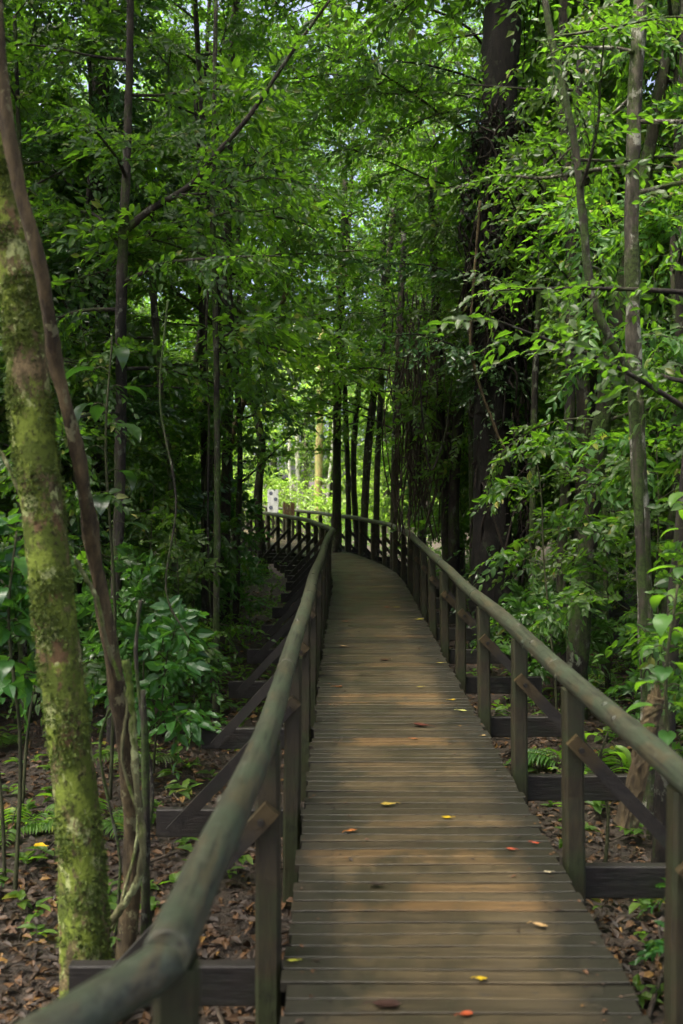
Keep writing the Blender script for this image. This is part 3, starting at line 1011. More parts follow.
# ------------------------------------------------------------------ hand-placed trees
def placed_tree(name, label, px_pts, z, bark, crown=None, rad_px=None, extra_z=None, group=None, cat='tree', sides=12, lump=0.03, seed=0, per=8, flute=0.045):
    """trunk along photo points at z metres (or a list of z), down into the ground; crown: kwargs of limbs or None"""
    zl = z if isinstance(z, (list, tuple)) else [z] * len(px_pts)
    P = np.array([at(x, y, q) for (x, y), q in zip(px_pts, zl)])
    rad = np.array([r_ * q / F for r_, q in zip(rad_px, zl)])
    g = float(gh(P[0, 0], P[0, 1]))
    if P[0, 2] > g:
        d = P[0] - P[1]
        k = min((P[0, 2] - g + 0.2) / max(-d[2], 0.15), 3)
        foot = P[0] + d * k * 0.6
        foot[2] = g - 0.2
        P = np.vstack([foot, P])
        rad = np.concatenate([[rad[0] * 1.25], rad])
    else:
        P[0, 2] = min(P[0, 2], g - 0.15)
    base = P[0].copy()
    root = thing(name, label, cat, tuple(base), 0, group)
    m = MB()
    rg = np.random.default_rng(seed)
    sp = spline(np.hstack([P - base, rad[:, None]]), per)
    tube(m, sp[:, :3], np.maximum(sp[:, 3], 0.003), sides, 0, lump, rg=rg, flute=flute)
    limbs = []
    if crown:
        cb = MB()
        S, D, L = [], [], []
        for (lx, ly, lz, r_) in crown.get('limbs', []):     # limbs given as lists of photo points
            Q = np.array([at(x, y, q) for x, y, q in zip(lx, ly, lz)]) - base
            lp_ = spline(Q, 6)
            tube(m, lp_, np.linspace(r_, r_ * 0.3, len(lp_)), 7, 0, 0.04, rg=rg)
            limbs.append(lp_)
        n = crown.get('n', 10)
        lo, hi = crown.get('span', (0.45, 1.0))
        az = rg.uniform(0, 6)
        for i in range(n):
            az += 2.399 + rg.normal(0, 0.4)
            t = lo + (hi - lo) * (i + rg.uniform(0, 1)) / n
            p0 = sp[int(min(t, 1) * (len(sp) - 1)), :3]
            r0 = sp[int(min(t, 1) * (len(sp) - 1)), 3]
            d = norm(np.array([math.cos(az), math.sin(az), crown.get('rise', 0.2)]) + np.array(crown.get('bias', (0, 0, 0))))
            ln = crown.get('spread', 1.6) * rg.uniform(0.5, 1.1)
            pts, cur = [p0.copy()], p0.copy()
            for q in range(4):
                d = norm(d + rg.normal(0, 0.14, 3) + np.array([0, 0, -0.06]))
                cur = cur + d * ln / 4
                pts.append(cur.copy())
            lp_ = spline(pts, 3)
            tube(m, lp_, np.linspace(min(r0 * 0.5, 0.02), 0.005, len(lp_)), 5, 0, rg=rg, cap=False)
            limbs.append(lp_)
        tw = crown.get('twigs', 14)
        for lp_ in limbs:
            for q in range(tw):
                t = 0.15 + 0.85 * (q + rg.uniform(0, 1)) / tw
                x = min(t, 0.999) * (len(lp_) - 1)
                k0 = int(x)
                b0 = lp_[k0] + (lp_[k0 + 1] - lp_[k0]) * (x - k0)
                bd = norm(lp_[k0 + 1] - lp_[k0])
                td = norm(rot_about_z(bd, (1 if q % 2 else -1) * rg.uniform(0.4, 1.2)) + rg.normal(0, 0.4, 3))
                S.append(b0)
                D.append(td)
                L.append(crown.get('twig_len', 0.5) * rg.uniform(0.6, 1.25))
        spray(cb, rg, S, D, np.array(L), crown.get('leaf', 0.11), crown.get('nl', 9), crown.get('wr', 0.48))
        link('crown', cb.mesh(name + '_crown', [M[crown.get('mat', 'leaf_mid')], M['stem']]), root)
    link('trunk', m.mesh(name + '_trunk', [M[bark]]), root)
    return root


mossy = placed_tree('mossy_tree', 'thick leaning trunk patched with green moss and pale lichen, at the left edge', [(86, 985), (80, 850), (68, 720), (52, 590), (37, 450), (24, 320), (8, 210), (-14, 100), (-40, -40), (-75, -220)], 4.35,
            'bark_mossy', None, [25, 22, 21, 20.5, 20.5, 20.5, 20, 18.5, 17, 14], seed=11, sides=28, lump=0.02, per=16, flute=0.035)
def moss_on(root, seed, n, part='moss'):
    """tufts of moss standing out from the bark"""
    tr = [c for c in root.children if c.name.startswith('trunk')][0].data
    rg = np.random.default_rng(seed)
    fs = [f for f in tr.polygons if len(f.vertices) == 4]
    cl = rg.choice(len(fs), 130)
    B, D, U, L = [], [], [], []
    for c in cl:
        c0 = np.array(fs[c].center)
        near = [f for f in fs if np.linalg.norm(np.array(f.center) - c0) < rg.uniform(0.03, 0.10)]
        for f in near:
            v = np.array([tr.vertices[i].co for i in f.vertices])
            nn = np.array(f.normal)
            for _ in range(n):
                w = rg.dirichlet((1, 1, 1, 1))
                B.append(w @ v - nn * 0.002)
                D.append(nn + rg.normal(0, 0.5, 3) + np.array([0, 0, -0.5]))
                U.append(rg.normal(0, 1, 3))
                L.append(rg.uniform(0.008, 0.026))
    m = MB()
    leaves(m, B, D, U, L, 0.5, 0, False)
    link(part, m.mesh('moss', [M['moss']]), root)


moss_on(mossy, 4, 7)
placed_tree('slender_tree', 'slender reddish brown stem crossing behind the mossy leaning trunk', [(124, 960), (133, 850), (127, 765), (114, 668), (95, 560), (79, 460), (57, 368), (42, 275), (19, 185), (5, 110), (-3, 20), (-14, -160)],
            [4.9, 4.9, 4.8, 4.7, 4.6, 4.4, 4.25, 4.08, 4.02, 4.0, 4.0, 4.0], 'bark_red', None, [10, 8.5, 8, 8, 7.5, 7.5, 7.2, 7, 7, 7, 6.5, 6], seed=12, per=12, flute=0.07)
big = placed_tree('big_dark_tree', 'massive dark trunk right of the boardwalk bend, rough with clinging roots', [(492, 640), (491, 560), (492, 470), (494, 380), (496, 300), (498, 200), (500, 90), (503, -30), (506, -200)], 13.2,
            'bark_black', dict(n=11, span=(0.45, 0.98), spread=2.8, bias=(0.5, 0.3, 0), twigs=24, leaf=0.10, mat='leaf_dark', twig_len=0.6), [24, 20, 18, 17.5, 18, 20, 18, 15, 12], seed=13, lump=0.04, flute=0.09)
mb = MB()
rg = np.random.default_rng(14)
S, D = [], []
for k in range(640):
    h = rg.uniform(0.2, 9) if k < 380 else rg.uniform(3.6, 7.5)
    c = at(np.interp(h, [0, 9], [491.5, 501]), 500, 13.2) - big.location
    a = rg.uniform(0, 2 * PI)
    o_ = np.array([math.cos(a), math.sin(a), 0])
    S.append(np.array([c[0], c[1], 0]) * np.array([1, 1, 0]) + o_ * 0.26 + np.array([0, 0, h]))
    D.append(o_ + rg.normal(0, 0.5, 3) + np.array([0, 0, -0.3]))
sel = (np.sin(np.array([q[2] for q in S]) * 2.1) + rg.normal(0, 0.6, 640)) > -0.1
spray(mb, rg, np.array(S)[sel], np.array(D)[sel], rg.uniform(0.2, 0.45, int(sel.sum())), 0.09, 7, 0.5)
link('ivy', mb.mesh('ivy', [M['leaf_dark'], M['stem']]), big)
placed_tree('pale_stemmed_tree', 'tall pale lichened stem rising the full height at the right side', [(650, 790), (647, 650), (642, 520), (635, 390), (632, 270), (633, 150), (638, 40), (642, -60), (650, -260)], 7.0,
            'bark_pale', dict(n=9, span=(0.6, 0.98), spread=1.7, twigs=12, leaf=0.08, mat='leaf_mid', rise=0.1), [9, 8, 7.5, 7.5, 7.5, 7, 7, 6.5, 5], seed=14)
placed_tree('curving_sapling', 'thin dark curving stem that sweeps down to meet the pale lichened stem', [(650, 770), (641, 560), (636, 430), (628, 372), (610, 340), (591, 290), (583, 220), (574, 140), (556, 60), (545, 0), (535, -90)],
            [6.8, 6.8, 6.8, 6.75, 6.7, 6.7, 6.7, 6.7, 6.7, 6.7, 6.7], 'bark_thin', dict(n=6, span=(0.55, 0.98), spread=1.0, twigs=8, leaf=0.08, mat='leaf_mid', bias=(0.9, 0.2, 0)), [4.5, 4.5, 4.5, 4, 4, 4, 4, 3.8, 3.5, 3.2, 2.5], seed=15)
placed_tree('leaning_tree', 'dark mossy trunk leaning right, just behind the middle of the right railing', [(577, 660), (584, 580), (592, 500), (601, 430), (610, 370), (621, 300), (640, 200), (662, 80), (690, -60)], 9.5,
            'bark_thin', dict(n=8, span=(0.4, 0.98), spread=1.8, twigs=14, leaf=0.09, mat='leaf_mid', bias=(0.8, 0.3, 0)), [11, 10, 9.5, 9, 8.5, 8, 7, 6, 5], seed=16)
placed_tree('forked_tree', 'dark tree with one long branch slanting up right across the leaves', [(113, 720), (116, 600), (120, 480), (121, 380), (121, 300), (124, 232), (128, 120), (130, 20), (132, -120)], 8.6,
            'bark_dark', dict(limbs=[([124, 150, 190, 213, 250, 290, 330], [232, 210, 186, 158, 115, 55, 0], [8.6, 8.5, 8.4, 8.3, 8.2, 8.1, 8.0], 0.036), ([180, 215, 260, 300], [195, 192, 178, 182], [8.4, 8.3, 8.3, 8.2], 0.014), ([122, 95, 60, 30], [250, 215, 210, 190], [8.6, 8.8, 9, 9.2], 0.02)],
                              n=9, span=(0.4, 0.95), spread=1.8, twigs=20, leaf=0.09, nl=10, mat='leaf_mid'), [6, 5.5, 5.5, 5.5, 5.5, 5, 4, 3.5, 3], seed=17)
placed_tree('pole_sapling', 'thin straight greenish pole stem left of the boardwalk', [(216, 722), (216, 640), (217, 540), (217, 440), (216, 340), (213, 230), (214, 120), (216, 0)], 9.2,
            'bark_thin', dict(limbs=[([216, 245, 290, 335, 385], [318, 338, 352, 366, 386], [9.2, 10, 11, 12, 12.8], 0.014), ([216, 250, 300, 350], [285, 318, 335, 348], [9.2, 10, 11.5, 12.5], 0.012), ([216, 240, 262, 290], [340, 362, 380, 392], [9.2, 10, 11, 12], 0.010)], n=7, span=(0.6, 0.98), spread=1.1, twigs=18, leaf=0.125, mat='leaf_light'), [4, 3.4, 3.2, 3, 2.8, 2.6, 2.3, 2], seed=18)
placed_tree('old_tree', 'broad dark trunk standing deep behind the leaves at upper left', [(101, 720), (101, 560), (101, 430), (99, 300), (97, 180), (99, 60), (101, -60), (103, -260)], 12.5,
            'bark_dark', dict(n=8, span=(0.6, 0.98), spread=3, twigs=20, leaf=0.12, mat='leaf_mid', twig_len=0.6), [12, 11, 10, 10, 9.5, 9, 9, 8], seed=19)
placed_tree('crooked_tree', 'crooked dark trunk beside the white notice board', [(262, 560), (258, 500), (262, 445), (252, 395), (246, 340), (236, 260), (226, 150)], 24,
            'bark_dark', dict(n=10, span=(0.45, 0.98), spread=3, twigs=16, leaf=0.14, mat='leaf_light', twig_len=0.6), [5, 4.4, 4, 3.6, 3.4, 3, 2], seed=20)
placed_tree('slanting_tree', 'bare brown stem slanting right, left of the crooked dark trunk', [(214, 545), (224, 480), (234, 430), (252, 380), (272, 330), (300, 255)], 20,
            'bark_red', dict(n=6, span=(0.55, 0.98), spread=2.2, twigs=12, leaf=0.13, mat='leaf_light'), [4, 3.6, 3.4, 3.2, 3, 2], seed=21)
for (pts, z, r_, lab, sd) in (
        ([(337, 560), (337, 480), (337, 420), (339, 360), (342, 280), (345, 180)], 23.5, 4.2, 'straight dark trunk directly behind the end of the straight deck, leftmost of its clump', 22),
        ([(349, 560), (348, 480), (346, 425), (344, 370), (338, 280)], 24.5, 2.6, 'thinnest dark stem of the clump at the end of the straight deck', 23),
        ([(363, 560), (366, 480), (371, 420), (380, 340), (391, 240), (400, 150)], 23, 3.8, 'dark trunk leaning right in the clump at the end of the straight deck', 24),
        ([(376, 560), (377, 480), (380, 410), (383, 330), (384, 220)], 22, 3.0, 'dark straight trunk rightmost of the clump at the bend', 25),
        ([(394, 580), (394, 500), (396, 420), (399, 340), (404, 230)], 20, 3.6, 'mossy upright trunk just right of the clump at the bend', 26)):
    placed_tree('bend_tree', lab, pts, z, 'bark_dark', dict(n=9, span=(0.5, 0.98), spread=2.6, twigs=14, leaf=0.14, mat='leaf_light', twig_len=0.55), [r_ * 1.15, r_, r_, r_ * .95, r_ * .8, r_ * .6][:len(pts)], seed=sd, group='dark trunks at the bend')
for (pts, z, r_, bark, lab, sd) in (
        ([(293, 520), (291, 490), (289, 460), (290, 430), (292, 390)], 44, 1.4, 'bark_white', 'thin curving white stem in the bright clearing, leftmost there', 31),
        ([(299, 520), (298, 480), (297, 445), (296, 400), (294, 320)], 46, 2.2, 'bark_white', 'straight white trunk in the bright clearing, left of the ochre one', 32),
        ([(306, 520), (306, 480), (305, 440), (306, 380), (308, 300)], 50, 2.6, 'bark_pale', 'pale grey trunk in the bright clearing between the white and ochre trunks', 33),
        ([(318, 520), (318, 490), (319, 455), (320, 410), (321, 330)], 42, 3.8, 'bark_ochre', 'thick ochre trunk in the bright clearing', 34),
        ([(326, 520), (329, 480), (332, 450), (335, 400), (338, 330)], 44, 1.3, 'bark_white', 'thin white stem slanting right in the bright clearing', 35)):
    placed_tree('clearing_tree', lab, pts, z, bark, dict(n=6, span=(0.75, 1.0), spread=2.4, twigs=12, leaf=0.18, mat='leaf_light', twig_len=0.7), [r_ * 1.1, r_, r_, r_ * .9, r_ * .8], seed=sd, group='pale trunks in the clearing')
for (pts, z, r_, bark, lab, sd) in (
        ([(560, 650), (562, 560), (566, 480), (570, 400), (571, 300), (575, 180), (580, 60)], 11.0, 5.0, 'bark_dark', 'dark upright stem between the massive dark trunk and the leaning mossy one', 41),
        ([(531, 660), (532, 560), (533, 470), (535, 380), (540, 280), (545, 160)], 11.5, 3.2, 'bark_thin', 'slim stem just right of the massive dark trunk', 42),
        ([(608, 690), (606, 600), (605, 500), (603, 420), (606, 300)], 10.5, 2.6, 'bark_thin', 'thin straight stem right of the leaning mossy trunk', 43),
        ([(664, 800), (668, 700), (676, 600), (686, 500), (700, 380), (720, 200)], 6.2, 8.0, 'bark_dark', 'dark brown trunk leaning out of the picture at the right edge', 44),
        ([(447, 620), (446, 540), (444, 470), (440, 400), (436, 300), (430, 180)], 16, 4.5, 'bark_dark', 'dark stem behind the curtain of hanging dry vines', 45),
        ([(470, 640), (472, 560), (471, 480), (470, 380), (466, 260)], 14.5, 2.4, 'bark_thin', 'thin stem just left of the massive dark trunk', 46),
        ([(205, 640), (205, 540), (204, 440), (203, 340), (200, 220), (196, 100)], 13.5, 3.6, 'bark_dark', 'dark straight stem behind the thin greenish pole stem', 47),
        ([(145, 930), (146, 850), (145, 760), (143, 690)], 5.0, 4.0, 'bark_thin', 'short slender mossy stem beside the pale liana', 48),
        ([(176, 660), (175, 560), (170, 470), (160, 380), (152, 260), (150, 120)], 12, 3.4, 'bark_thin', 'dark wavy stem between the forked tree and the pole stem', 49),
        ([(236, 620), (238, 540), (240, 450), (236, 370), (228, 260)], 16, 2.8, 'bark_dark', 'dark stem close left of the far railing braces', 50)):
    cr = None if len(pts) == 4 else dict(n=8, span=(0.8 if z < 7 or 460 < pts[0][0] < 580 else 0.5, 0.98), spread=1.9, twigs=15, leaf=0.092, mat=random.choice(['leaf_mid', 'leaf_mid', 'leaf_light']))
    placed_tree('thin_tree', lab, pts, z, bark, cr, [r_ * 1.2] + [r_] * (len(pts) - 2) + [r_ * .6], seed=sd, group='slim trunks beside the boardwalk')


def vine(label, pts, z, r_, mat, name='liana', leafy=0, seed=0):
    zl = z if isinstance(z, (list, tuple)) else [z] * len(pts)
    P = np.array([at(x, y, q) for (x, y), q in zip(pts, zl)])
    sp = spline(P, 8)
    rg = np.random.default_rng(seed)
    sp = sp + rg.normal(0, r_ * 0.15, sp.shape)
    m = MB()
    b = sp[0].copy()
    tube(m, sp - b, r_ * (1 + 0.12 * np.sin(np.arange(len(sp)))), 9, 0, 0.06, rg=rg)
    return tag(link(name, m.mesh(name, [M[mat]]), None, tuple(b)), label, 'vine')


vine('pale knotted liana curling from the slender stem down to the ground at left', [(75, 985), (82, 965), (105, 930), (130, 895), (141, 868), (142, 830), (137, 790), (134, 740), (131, 700), (126, 660)], 4.55, 0.017, 'liana_pale', seed=1)
vine('thin pale aerial root slanting onto the slender reddish stem', [(76, 560), (86, 578), (98, 602), (106, 640), (120, 680)], 4.5, 0.010, 'liana_pale', seed=2)
vine('thin bare twig slanting behind the mossy trunk at the left edge', [(-12, 430), (6, 462), (20, 494), (30, 530)], 4.6, 0.009, 'liana_pale', seed=3)
vine('long thin liana hanging straight beside the pole stem', [(214, 160), (212, 240), (206, 330), (209, 420), (208, 540), (212, 640), (213, 700)], 10.4, 0.012, 'bark_dark', seed=4)
vine('drooping liana looping between the massive trunk and the path', [(452, 380), (446, 430), (432, 470), (425, 440), (420, 380), (418, 300)], 14, 0.014, 'bark_dark', seed=5)
vine('thin liana curving down in front of the massive dark trunk', [(480, 200), (474, 280), (470, 340), (478, 380), (492, 420), (505, 450)], 12.6, 0.018, 'bark_red', seed=6)
sp = spline([at(626, 825, 5.0), at(640, 765, 5.0), at(650, 722, 5.0), at(657, 697, 5.0)], 8)
mb = MB()
rg = np.random.default_rng(8)
tube(mb, sp - sp[0], np.linspace(0.055, 0.040, len(sp)), 16, 0, 0.06, smooth=False, rg=rg, flute=0.08)
for k in range(26):                              # splintered break
    a = rg.uniform(0, 2 * PI)
    q = sp[-1] - sp[0] + np.array([math.cos(a), math.sin(a), 0]) * rg.uniform(0.0, 0.034)
    tube(mb, np.array([q - (0, 0, 0.03), q + (rg.normal(0, .008), rg.normal(0, .008), rg.uniform(0.01, 0.075))]), np.array([0.009, 0.001]), 4, 0, smooth=False, rg=rg, cap=False)
tag(link('stump', mb.mesh('stump', [M['bark_red']]), None, tuple(sp[0])), 'broken reddish branch stub leaning behind the near right railing', 'stump')
vine('thin green vine twisting round the foot of the slender reddish stem', [(112, 930), (128, 880), (138, 820), (122, 760), (126, 700), (108, 640), (104, 590)], 4.72, 0.008, 'liana_pale', seed=11)
vine('dark crooked vine rising beside the foot of the slender reddish stem', [(150, 925), (146, 860), (152, 790), (144, 730), (136, 660), (140, 600)], 5.1, 0.010, 'bark_thin', seed=12)
vine('grey vine sagging from the slender reddish stem towards the leaf litter', [(118, 690), (100, 740), (108, 800), (120, 860), (116, 935)], 4.75, 0.007, 'bark_thin', seed=13)
vine('thin looping vine hanging in front of the shrubs at left', [(168, 300), (160, 400), (176, 500), (166, 590), (190, 640)], 7.0, 0.007, 'bark_thin', seed=14)

def big_leaf_plant(px, z, top, n, L, mat, label, seed, wr=0.40):
    rg = np.random.default_rng(seed)
    x = (px - CX) / F * z
    g = float(gh(x, z))
    H = top - g
    root = thing('large_leaved_plant', label, 'plant', (x, z, g))
    m = MB()
    sp = spline([(0, 0, -0.1), (0.03, 0.02, H * 0.4), (-0.03, 0.0, H * 0.75), (0.02, -0.02, H)], 6)
    tube(m, sp, np.linspace(0.014, 0.006, len(sp)), 7, 0, 0.05, rg=rg)
    lm = MB()
    for k in range(n):
        a = k * 2.4 + rg.normal(0, 0.3)
        b0 = sp[int(len(sp) * (0.55 + 0.44 * k / n)) - 1]
        d = np.array([math.cos(a), math.sin(a), 0.0])
        pe = spline([b0, b0 + d * L * 0.22 + (0, 0, L * 0.16), b0 + d * L * 0.45 + (0, 0, L * 0.10)], 3)
        tube(m, pe, 0.004, 5, 0, rg=rg, cap=False)
        ln = L * rg.uniform(0.75, 1.15)
        droop = rg.uniform(0.5, 1.3)
        t = np.linspace(0, 1, 8)
        sd_ = np.cross(d, (0, 0, 1.0))
        vs = []
        for ti in t:
            ang = 0.2 - droop * 1.5 * ti
            c = pe[-1] + d * ln * ti * math.cos(ang * 0.7) + np.array([0, 0, ln * (0.12 * ti - 0.75 * droop * ti * ti)])
            w = ln * wr * math.sin(PI * min(1, 0.04 + ti * 0.96)) ** 0.8 * (1 - 0.35 * ti) * 0.75
            for q in (-1, -0.5, 0, 0.5, 1):
                vs.append(c + sd_ * w * q + np.array([0, 0, ln * 0.07 * abs(q) - 0.02 * ln]) + rg.normal(0, ln * 0.006, 3))
        lm.add(vs, np.array([[i * 5 + j, (i + 1) * 5 + j, (i + 1) * 5 + j + 1, i * 5 + j + 1] for i in range(7) for j in range(4)]), 0, True)
    link('stem', m.mesh('plant_stem', [M['stem']]), root)
    link('leaves', lm.mesh('plant_leaves', [M[mat]]), root)


big_leaf_plant(110, 7.0, 2.75, 11, 0.26, 'leaf_dark', 'tall plant with long drooping dark leaves behind the slender reddish stem', 3)
big_leaf_plant(672, 4.7, 1.25, 15, 0.145, 'leaf_light', 'yellow-green large-leaved plant rising over the right railing at the picture edge', 4, 0.46)
big_leaf_plant(694, 5.4, 1.75, 13, 0.16, 'leaf_light', 'tallest yellow-green large-leaved plant by the dark brown leaning trunk', 5, 0.46)
big_leaf_plant(14, 5.6, 1.45, 12, 0.17, 'leaf_broad', 'broad-leaved green plant showing behind the foot of the mossy trunk at the left edge', 6, 0.5)
big_leaf_plant(604, 6.3, 0.15, 7, 0.20, 'leaf_light', 'small bright green rosette plant behind the near right braces', 7, 0.3)
g_ = on_height(40, 856, -0.60)
o = link('fallen_leaf', leaf_flat((0.62, 0.42, 0.02), 0.085, 201, 0.7), None, (g_.x, g_.y, float(gh(g_.x, g_.y)) + 0.05))
o.rotation_euler = (0.3, 0.2, 0.4)
tag(o, 'bright yellow leaf on the dark litter left of the mossy trunk', 'fallen leaf')

# dry vine mass round the big trunk and the curtain left of it
mb = MB()
rg = np.random.default_rng(77)
base = at(425, 540, 16.5)
for k in range(120):
    x = rg.uniform(396, 458)
    y0, y1 = rg.uniform(280, 380), rg.uniform(440, 545)
    z = rg.uniform(15.5, 17.5)
    P = [at(x + rg.normal(0, 6), y0, z), at(x + rg.normal(0, 7), (2 * y0 + y1) / 3, z + rg.normal(0, .2)), at(x + rg.normal(0, 8), (y0 + 2 * y1) / 3, z + rg.normal(0, .2)), at(x + rg.normal(0, 8), y1, z)]
    tube(mb, spline(P, 5) - np.array(base), rg.uniform(0.006, 0.013), 4, 0, rg=rg, cap=False)
o = link('hanging_vines', mb.mesh('hanging_vines', [M['dead_vine']]), None, tuple(base))
o['kind'] = 'stuff'
tag(o, 'curtain of dry brown vines hanging left of the massive dark trunk', 'vines')
mb = MB()
base = at(503, 215, 13.0)
for k in range(330):
    a0, a1 = rg.uniform(0, 2 * PI), rg.normal(0, 1.2)
    z0 = rg.uniform(-1.6, 1.6) if k < 230 else rg.uniform(-4.2, -0.6)
    P = []
    for q in range(4):
        a = a0 + a1 * q / 3
        rr = 0.27 + 0.20 * math.exp(-(z0 / 0.9) ** 2) + rg.uniform(-0.05, 0.16)
        P.append((rr * math.cos(a), rr * math.sin(a) + 0.15, z0 + rg.normal(0, 0.12) - q * rg.uniform(0, 0.3)))
    tube(mb, spline(P, 4), rg.uniform(0.006, 0.018), 4, 0, rg=rg, cap=False)
o = link('root_tangle', mb.mesh('root_tangle', [M['bark_vine']]), None, tuple(base))
tag(o, 'brown tangle of dry roots wrapped high round the massive dark trunk', 'root tangle')

# ------------------------------------------------------------------ scattered forest
KIND = {}


def kind(key, *a, **k):
    KIND[key] = [tree_meshes('%s_%d' % (key, i), 1000 + 17 * i + hash_key(key), *a, **k) for i in range(k.pop('variants', 2) if 'variants' in k else 2)]


def hash_key(s):
    return sum(ord(ch) * (i + 3) for i, ch in enumerate(s)) % 9973


def build_kind(key, variants, **k):
    KIND[key] = [tree_meshes('%s_%d' % (key, i), 1000 + 17 * i + hash_key(key), **k) for i in range(variants)]


build_kind('tall', 3, H=15, r0=0.13, lo=4.0, spread=3.4, n_limbs=24, leaf=0.14, leaf_key='leaf_mid', bark_key='bark_dark', twig_len=0.65, twigs=14, nl=10, fine=False, lean=0.8)
build_kind('high', 3, H=11.5, r0=0.07, lo=4.3, spread=2.9, n_limbs=22, leaf=0.125, leaf_key='leaf_mid', bark_key='bark_dark', twig_len=0.55, twigs=13, nl=10, fine=False, lean=0.8, rise=0.1)
build_kind('under', 4, H=7, r0=0.05, lo=1.3, spread=2.0, n_limbs=20, leaf=0.095, leaf_key='leaf_mid', bark_key='bark_thin', twig_len=0.45, twigs=15, nl=11, lean=0.6, rise=0.15)
build_kind('bright', 3, H=6.5, r0=0.045, lo=1.6, spread=1.9, wr=0.40, n_limbs=17, leaf=0.105, leaf_key='leaf_light', bark_key='bark_thin', twig_len=0.46, twigs=14, nl=11, lean=0.7, rise=0.12)
build_kind('sapling', 3, H=3.2, r0=0.016, lo=0.8, spread=0.85, n_limbs=9, leaf=0.11, leaf_key='leaf_mid', bark_key='stem', twig_len=0.32, twigs=6, nl=8, lean=0.3, rise=0.2, subs=2, sides=6)
build_kind('shrub', 3, H=1.2, r0=0.012, lo=0.25, spread=0.55, n_limbs=8, leaf=0.135, leaf_key='leaf_broad', bark_key='stem', twig_len=0.28, twigs=4, nl=6, wr=0.48, lean=0.15, rise=0.5, subs=2, sides=6)
build_kind('broad', 2, H=2.0, r0=0.014, lo=1.0, spread=0.55, n_limbs=9, leaf=0.15, leaf_key='leaf_broad', bark_key='stem', twig_len=0.28, twigs=4, nl=6, wr=0.48, lean=0.15, rise=0.4, subs=2, sides=6)
build_kind('canopy', 2, H=19, r0=0.15, lo=10.0, spread=4.6, n_limbs=28, leaf=0.15, leaf_key='leaf_dark', bark_key='bark_dark', twig_len=0.7, twigs=14, nl=10, fine=False, lean=0.8, rise=0.1)
build_kind('roof', 2, H=13, r0=0.11, lo=5.4, spread=3.3, n_limbs=24, leaf=0.10, leaf_key='leaf_dark', bark_key='bark_dark', twig_len=0.55, twigs=14, nl=10, fine=False, lean=0.5, rise=0.1)
build_kind('dark', 2, H=8, r0=0.06, lo=1.0, spread=2.2, wr=0.55, n_limbs=21, leaf=0.10, leaf_key='leaf_dark', bark_key='bark_dark', twig_len=0.46, twigs=13, nl=10, lean=0.5, rise=0.15)


def fern_mesh(seed, n, L, wr, mat):
    rg = np.random.default_rng(seed)
    m = MB()
    for k in range(n):
        a = k * 2.399 + rg.normal(0, 0.2)
        d = np.array([math.cos(a), math.sin(a), 0])
        ln = L * rg.uniform(0.7, 1.1)
        t = np.linspace(0, 1, 9)
        pts = d[None] * (ln * t)[:, None] + np.array([0, 0, 1.0])[None] * (ln * (1.1 * t - 0.95 * t * t))[:, None]
        tube(m, pts, np.linspace(0.005, 0.002, 9), 4, 1, rg=rg, cap=False)
        sd = np.cross(d, (0, 0, 1))
        B, D, U, S = [], [], [], []
        for i in range(2, 9):
            for sg in (-1, 1):
                for q in (0, 0.5):
                    if i == 8 and q:
                        continue
                    j = min(i + q, 8)
                    p = pts[int(j)] * (1 - (j % 1)) + pts[min(int(j) + 1, 8)] * (j % 1)
                    B.append(p)
                    D.append(sd * sg + d * 0.5 + np.array([0, 0, -0.25 + rg.normal(0, 0.1)]))
                    U.append(np.array([0, 0, 1.0]) + rg.normal(0, 0.15, 3))
                    S.append(ln * 0.32 * math.sin(PI * (0.15 + 0.8 * j / 8.5)))
        leaves(m, B, D, U, np.array(S), wr, 0)
    return m.mesh('fern_fronds', [M[mat], M['stem']])


FERN = [fern_mesh(5, 9, 0.55, 0.22, 'leaf_mid'), fern_mesh(6, 7, 0.45, 0.25, 'leaf_light'), fern_mesh(8, 6, 0.6, 0.45, 'leaf_broad')]

KNAME = {'canopy': ('canopy_tree', 'tree', ''), 'roof': ('canopy_tree', 'tree', ''), 'broad': ('broadleaf_sapling', 'sapling', ''), 'high': ('arching_tree', 'tree', ''), 'tall': ('canopy_tree', 'tree', 'tall forest tree'), 'under': ('understorey_tree', 'tree', 'leafy understorey tree'), 'bright': ('light_green_tree', 'tree', 'light green thin-stemmed tree'),  # the canopy and roof kinds are trees added for their shade
         'sapling': ('sapling', 'sapling', 'small sapling'), 'shrub': ('broadleaf_shrub', 'shrub', 'broad-leaved shrub'), 'dark': ('dark_leaved_tree', 'tree', 'dark glossy-leaved tree')}
PLANTS = []            # (kind, object, x, y, scale): labels are written when all stand


def plant(key, x, y, sc=1.0, rz=None, var=None):
    z = float(gh(x, y))
    if key == 'fern':
        me = FERN[random.randrange(len(FERN)) if var is None else var]
        o = link('fern', me, None, (x, y, z))
        o.rotation_euler = (random.uniform(-.15, .15), random.uniform(-.15, .15), random.uniform(0, 2 * PI) if rz is None else rz)
        o.scale = (sc,) * 3
    else:
        tr, cr = random.choice(KIND[key]) if var is None else KIND[key][var]
        o = thing(KNAME[key][0], '', KNAME[key][1], (x, y, z), random.uniform(0, 2 * PI) if rz is None else rz)
        o.scale = (sc,) * 3
        link('trunk' if key not in ('shrub', 'sapling', 'broad') else 'stem', tr, o)
        link('crown' if key not in ('shrub', 'sapling', 'broad') else 'foliage', cr, o)
    PLANTS.append((key, o, x, y, sc))
    return o


placed_xy = []


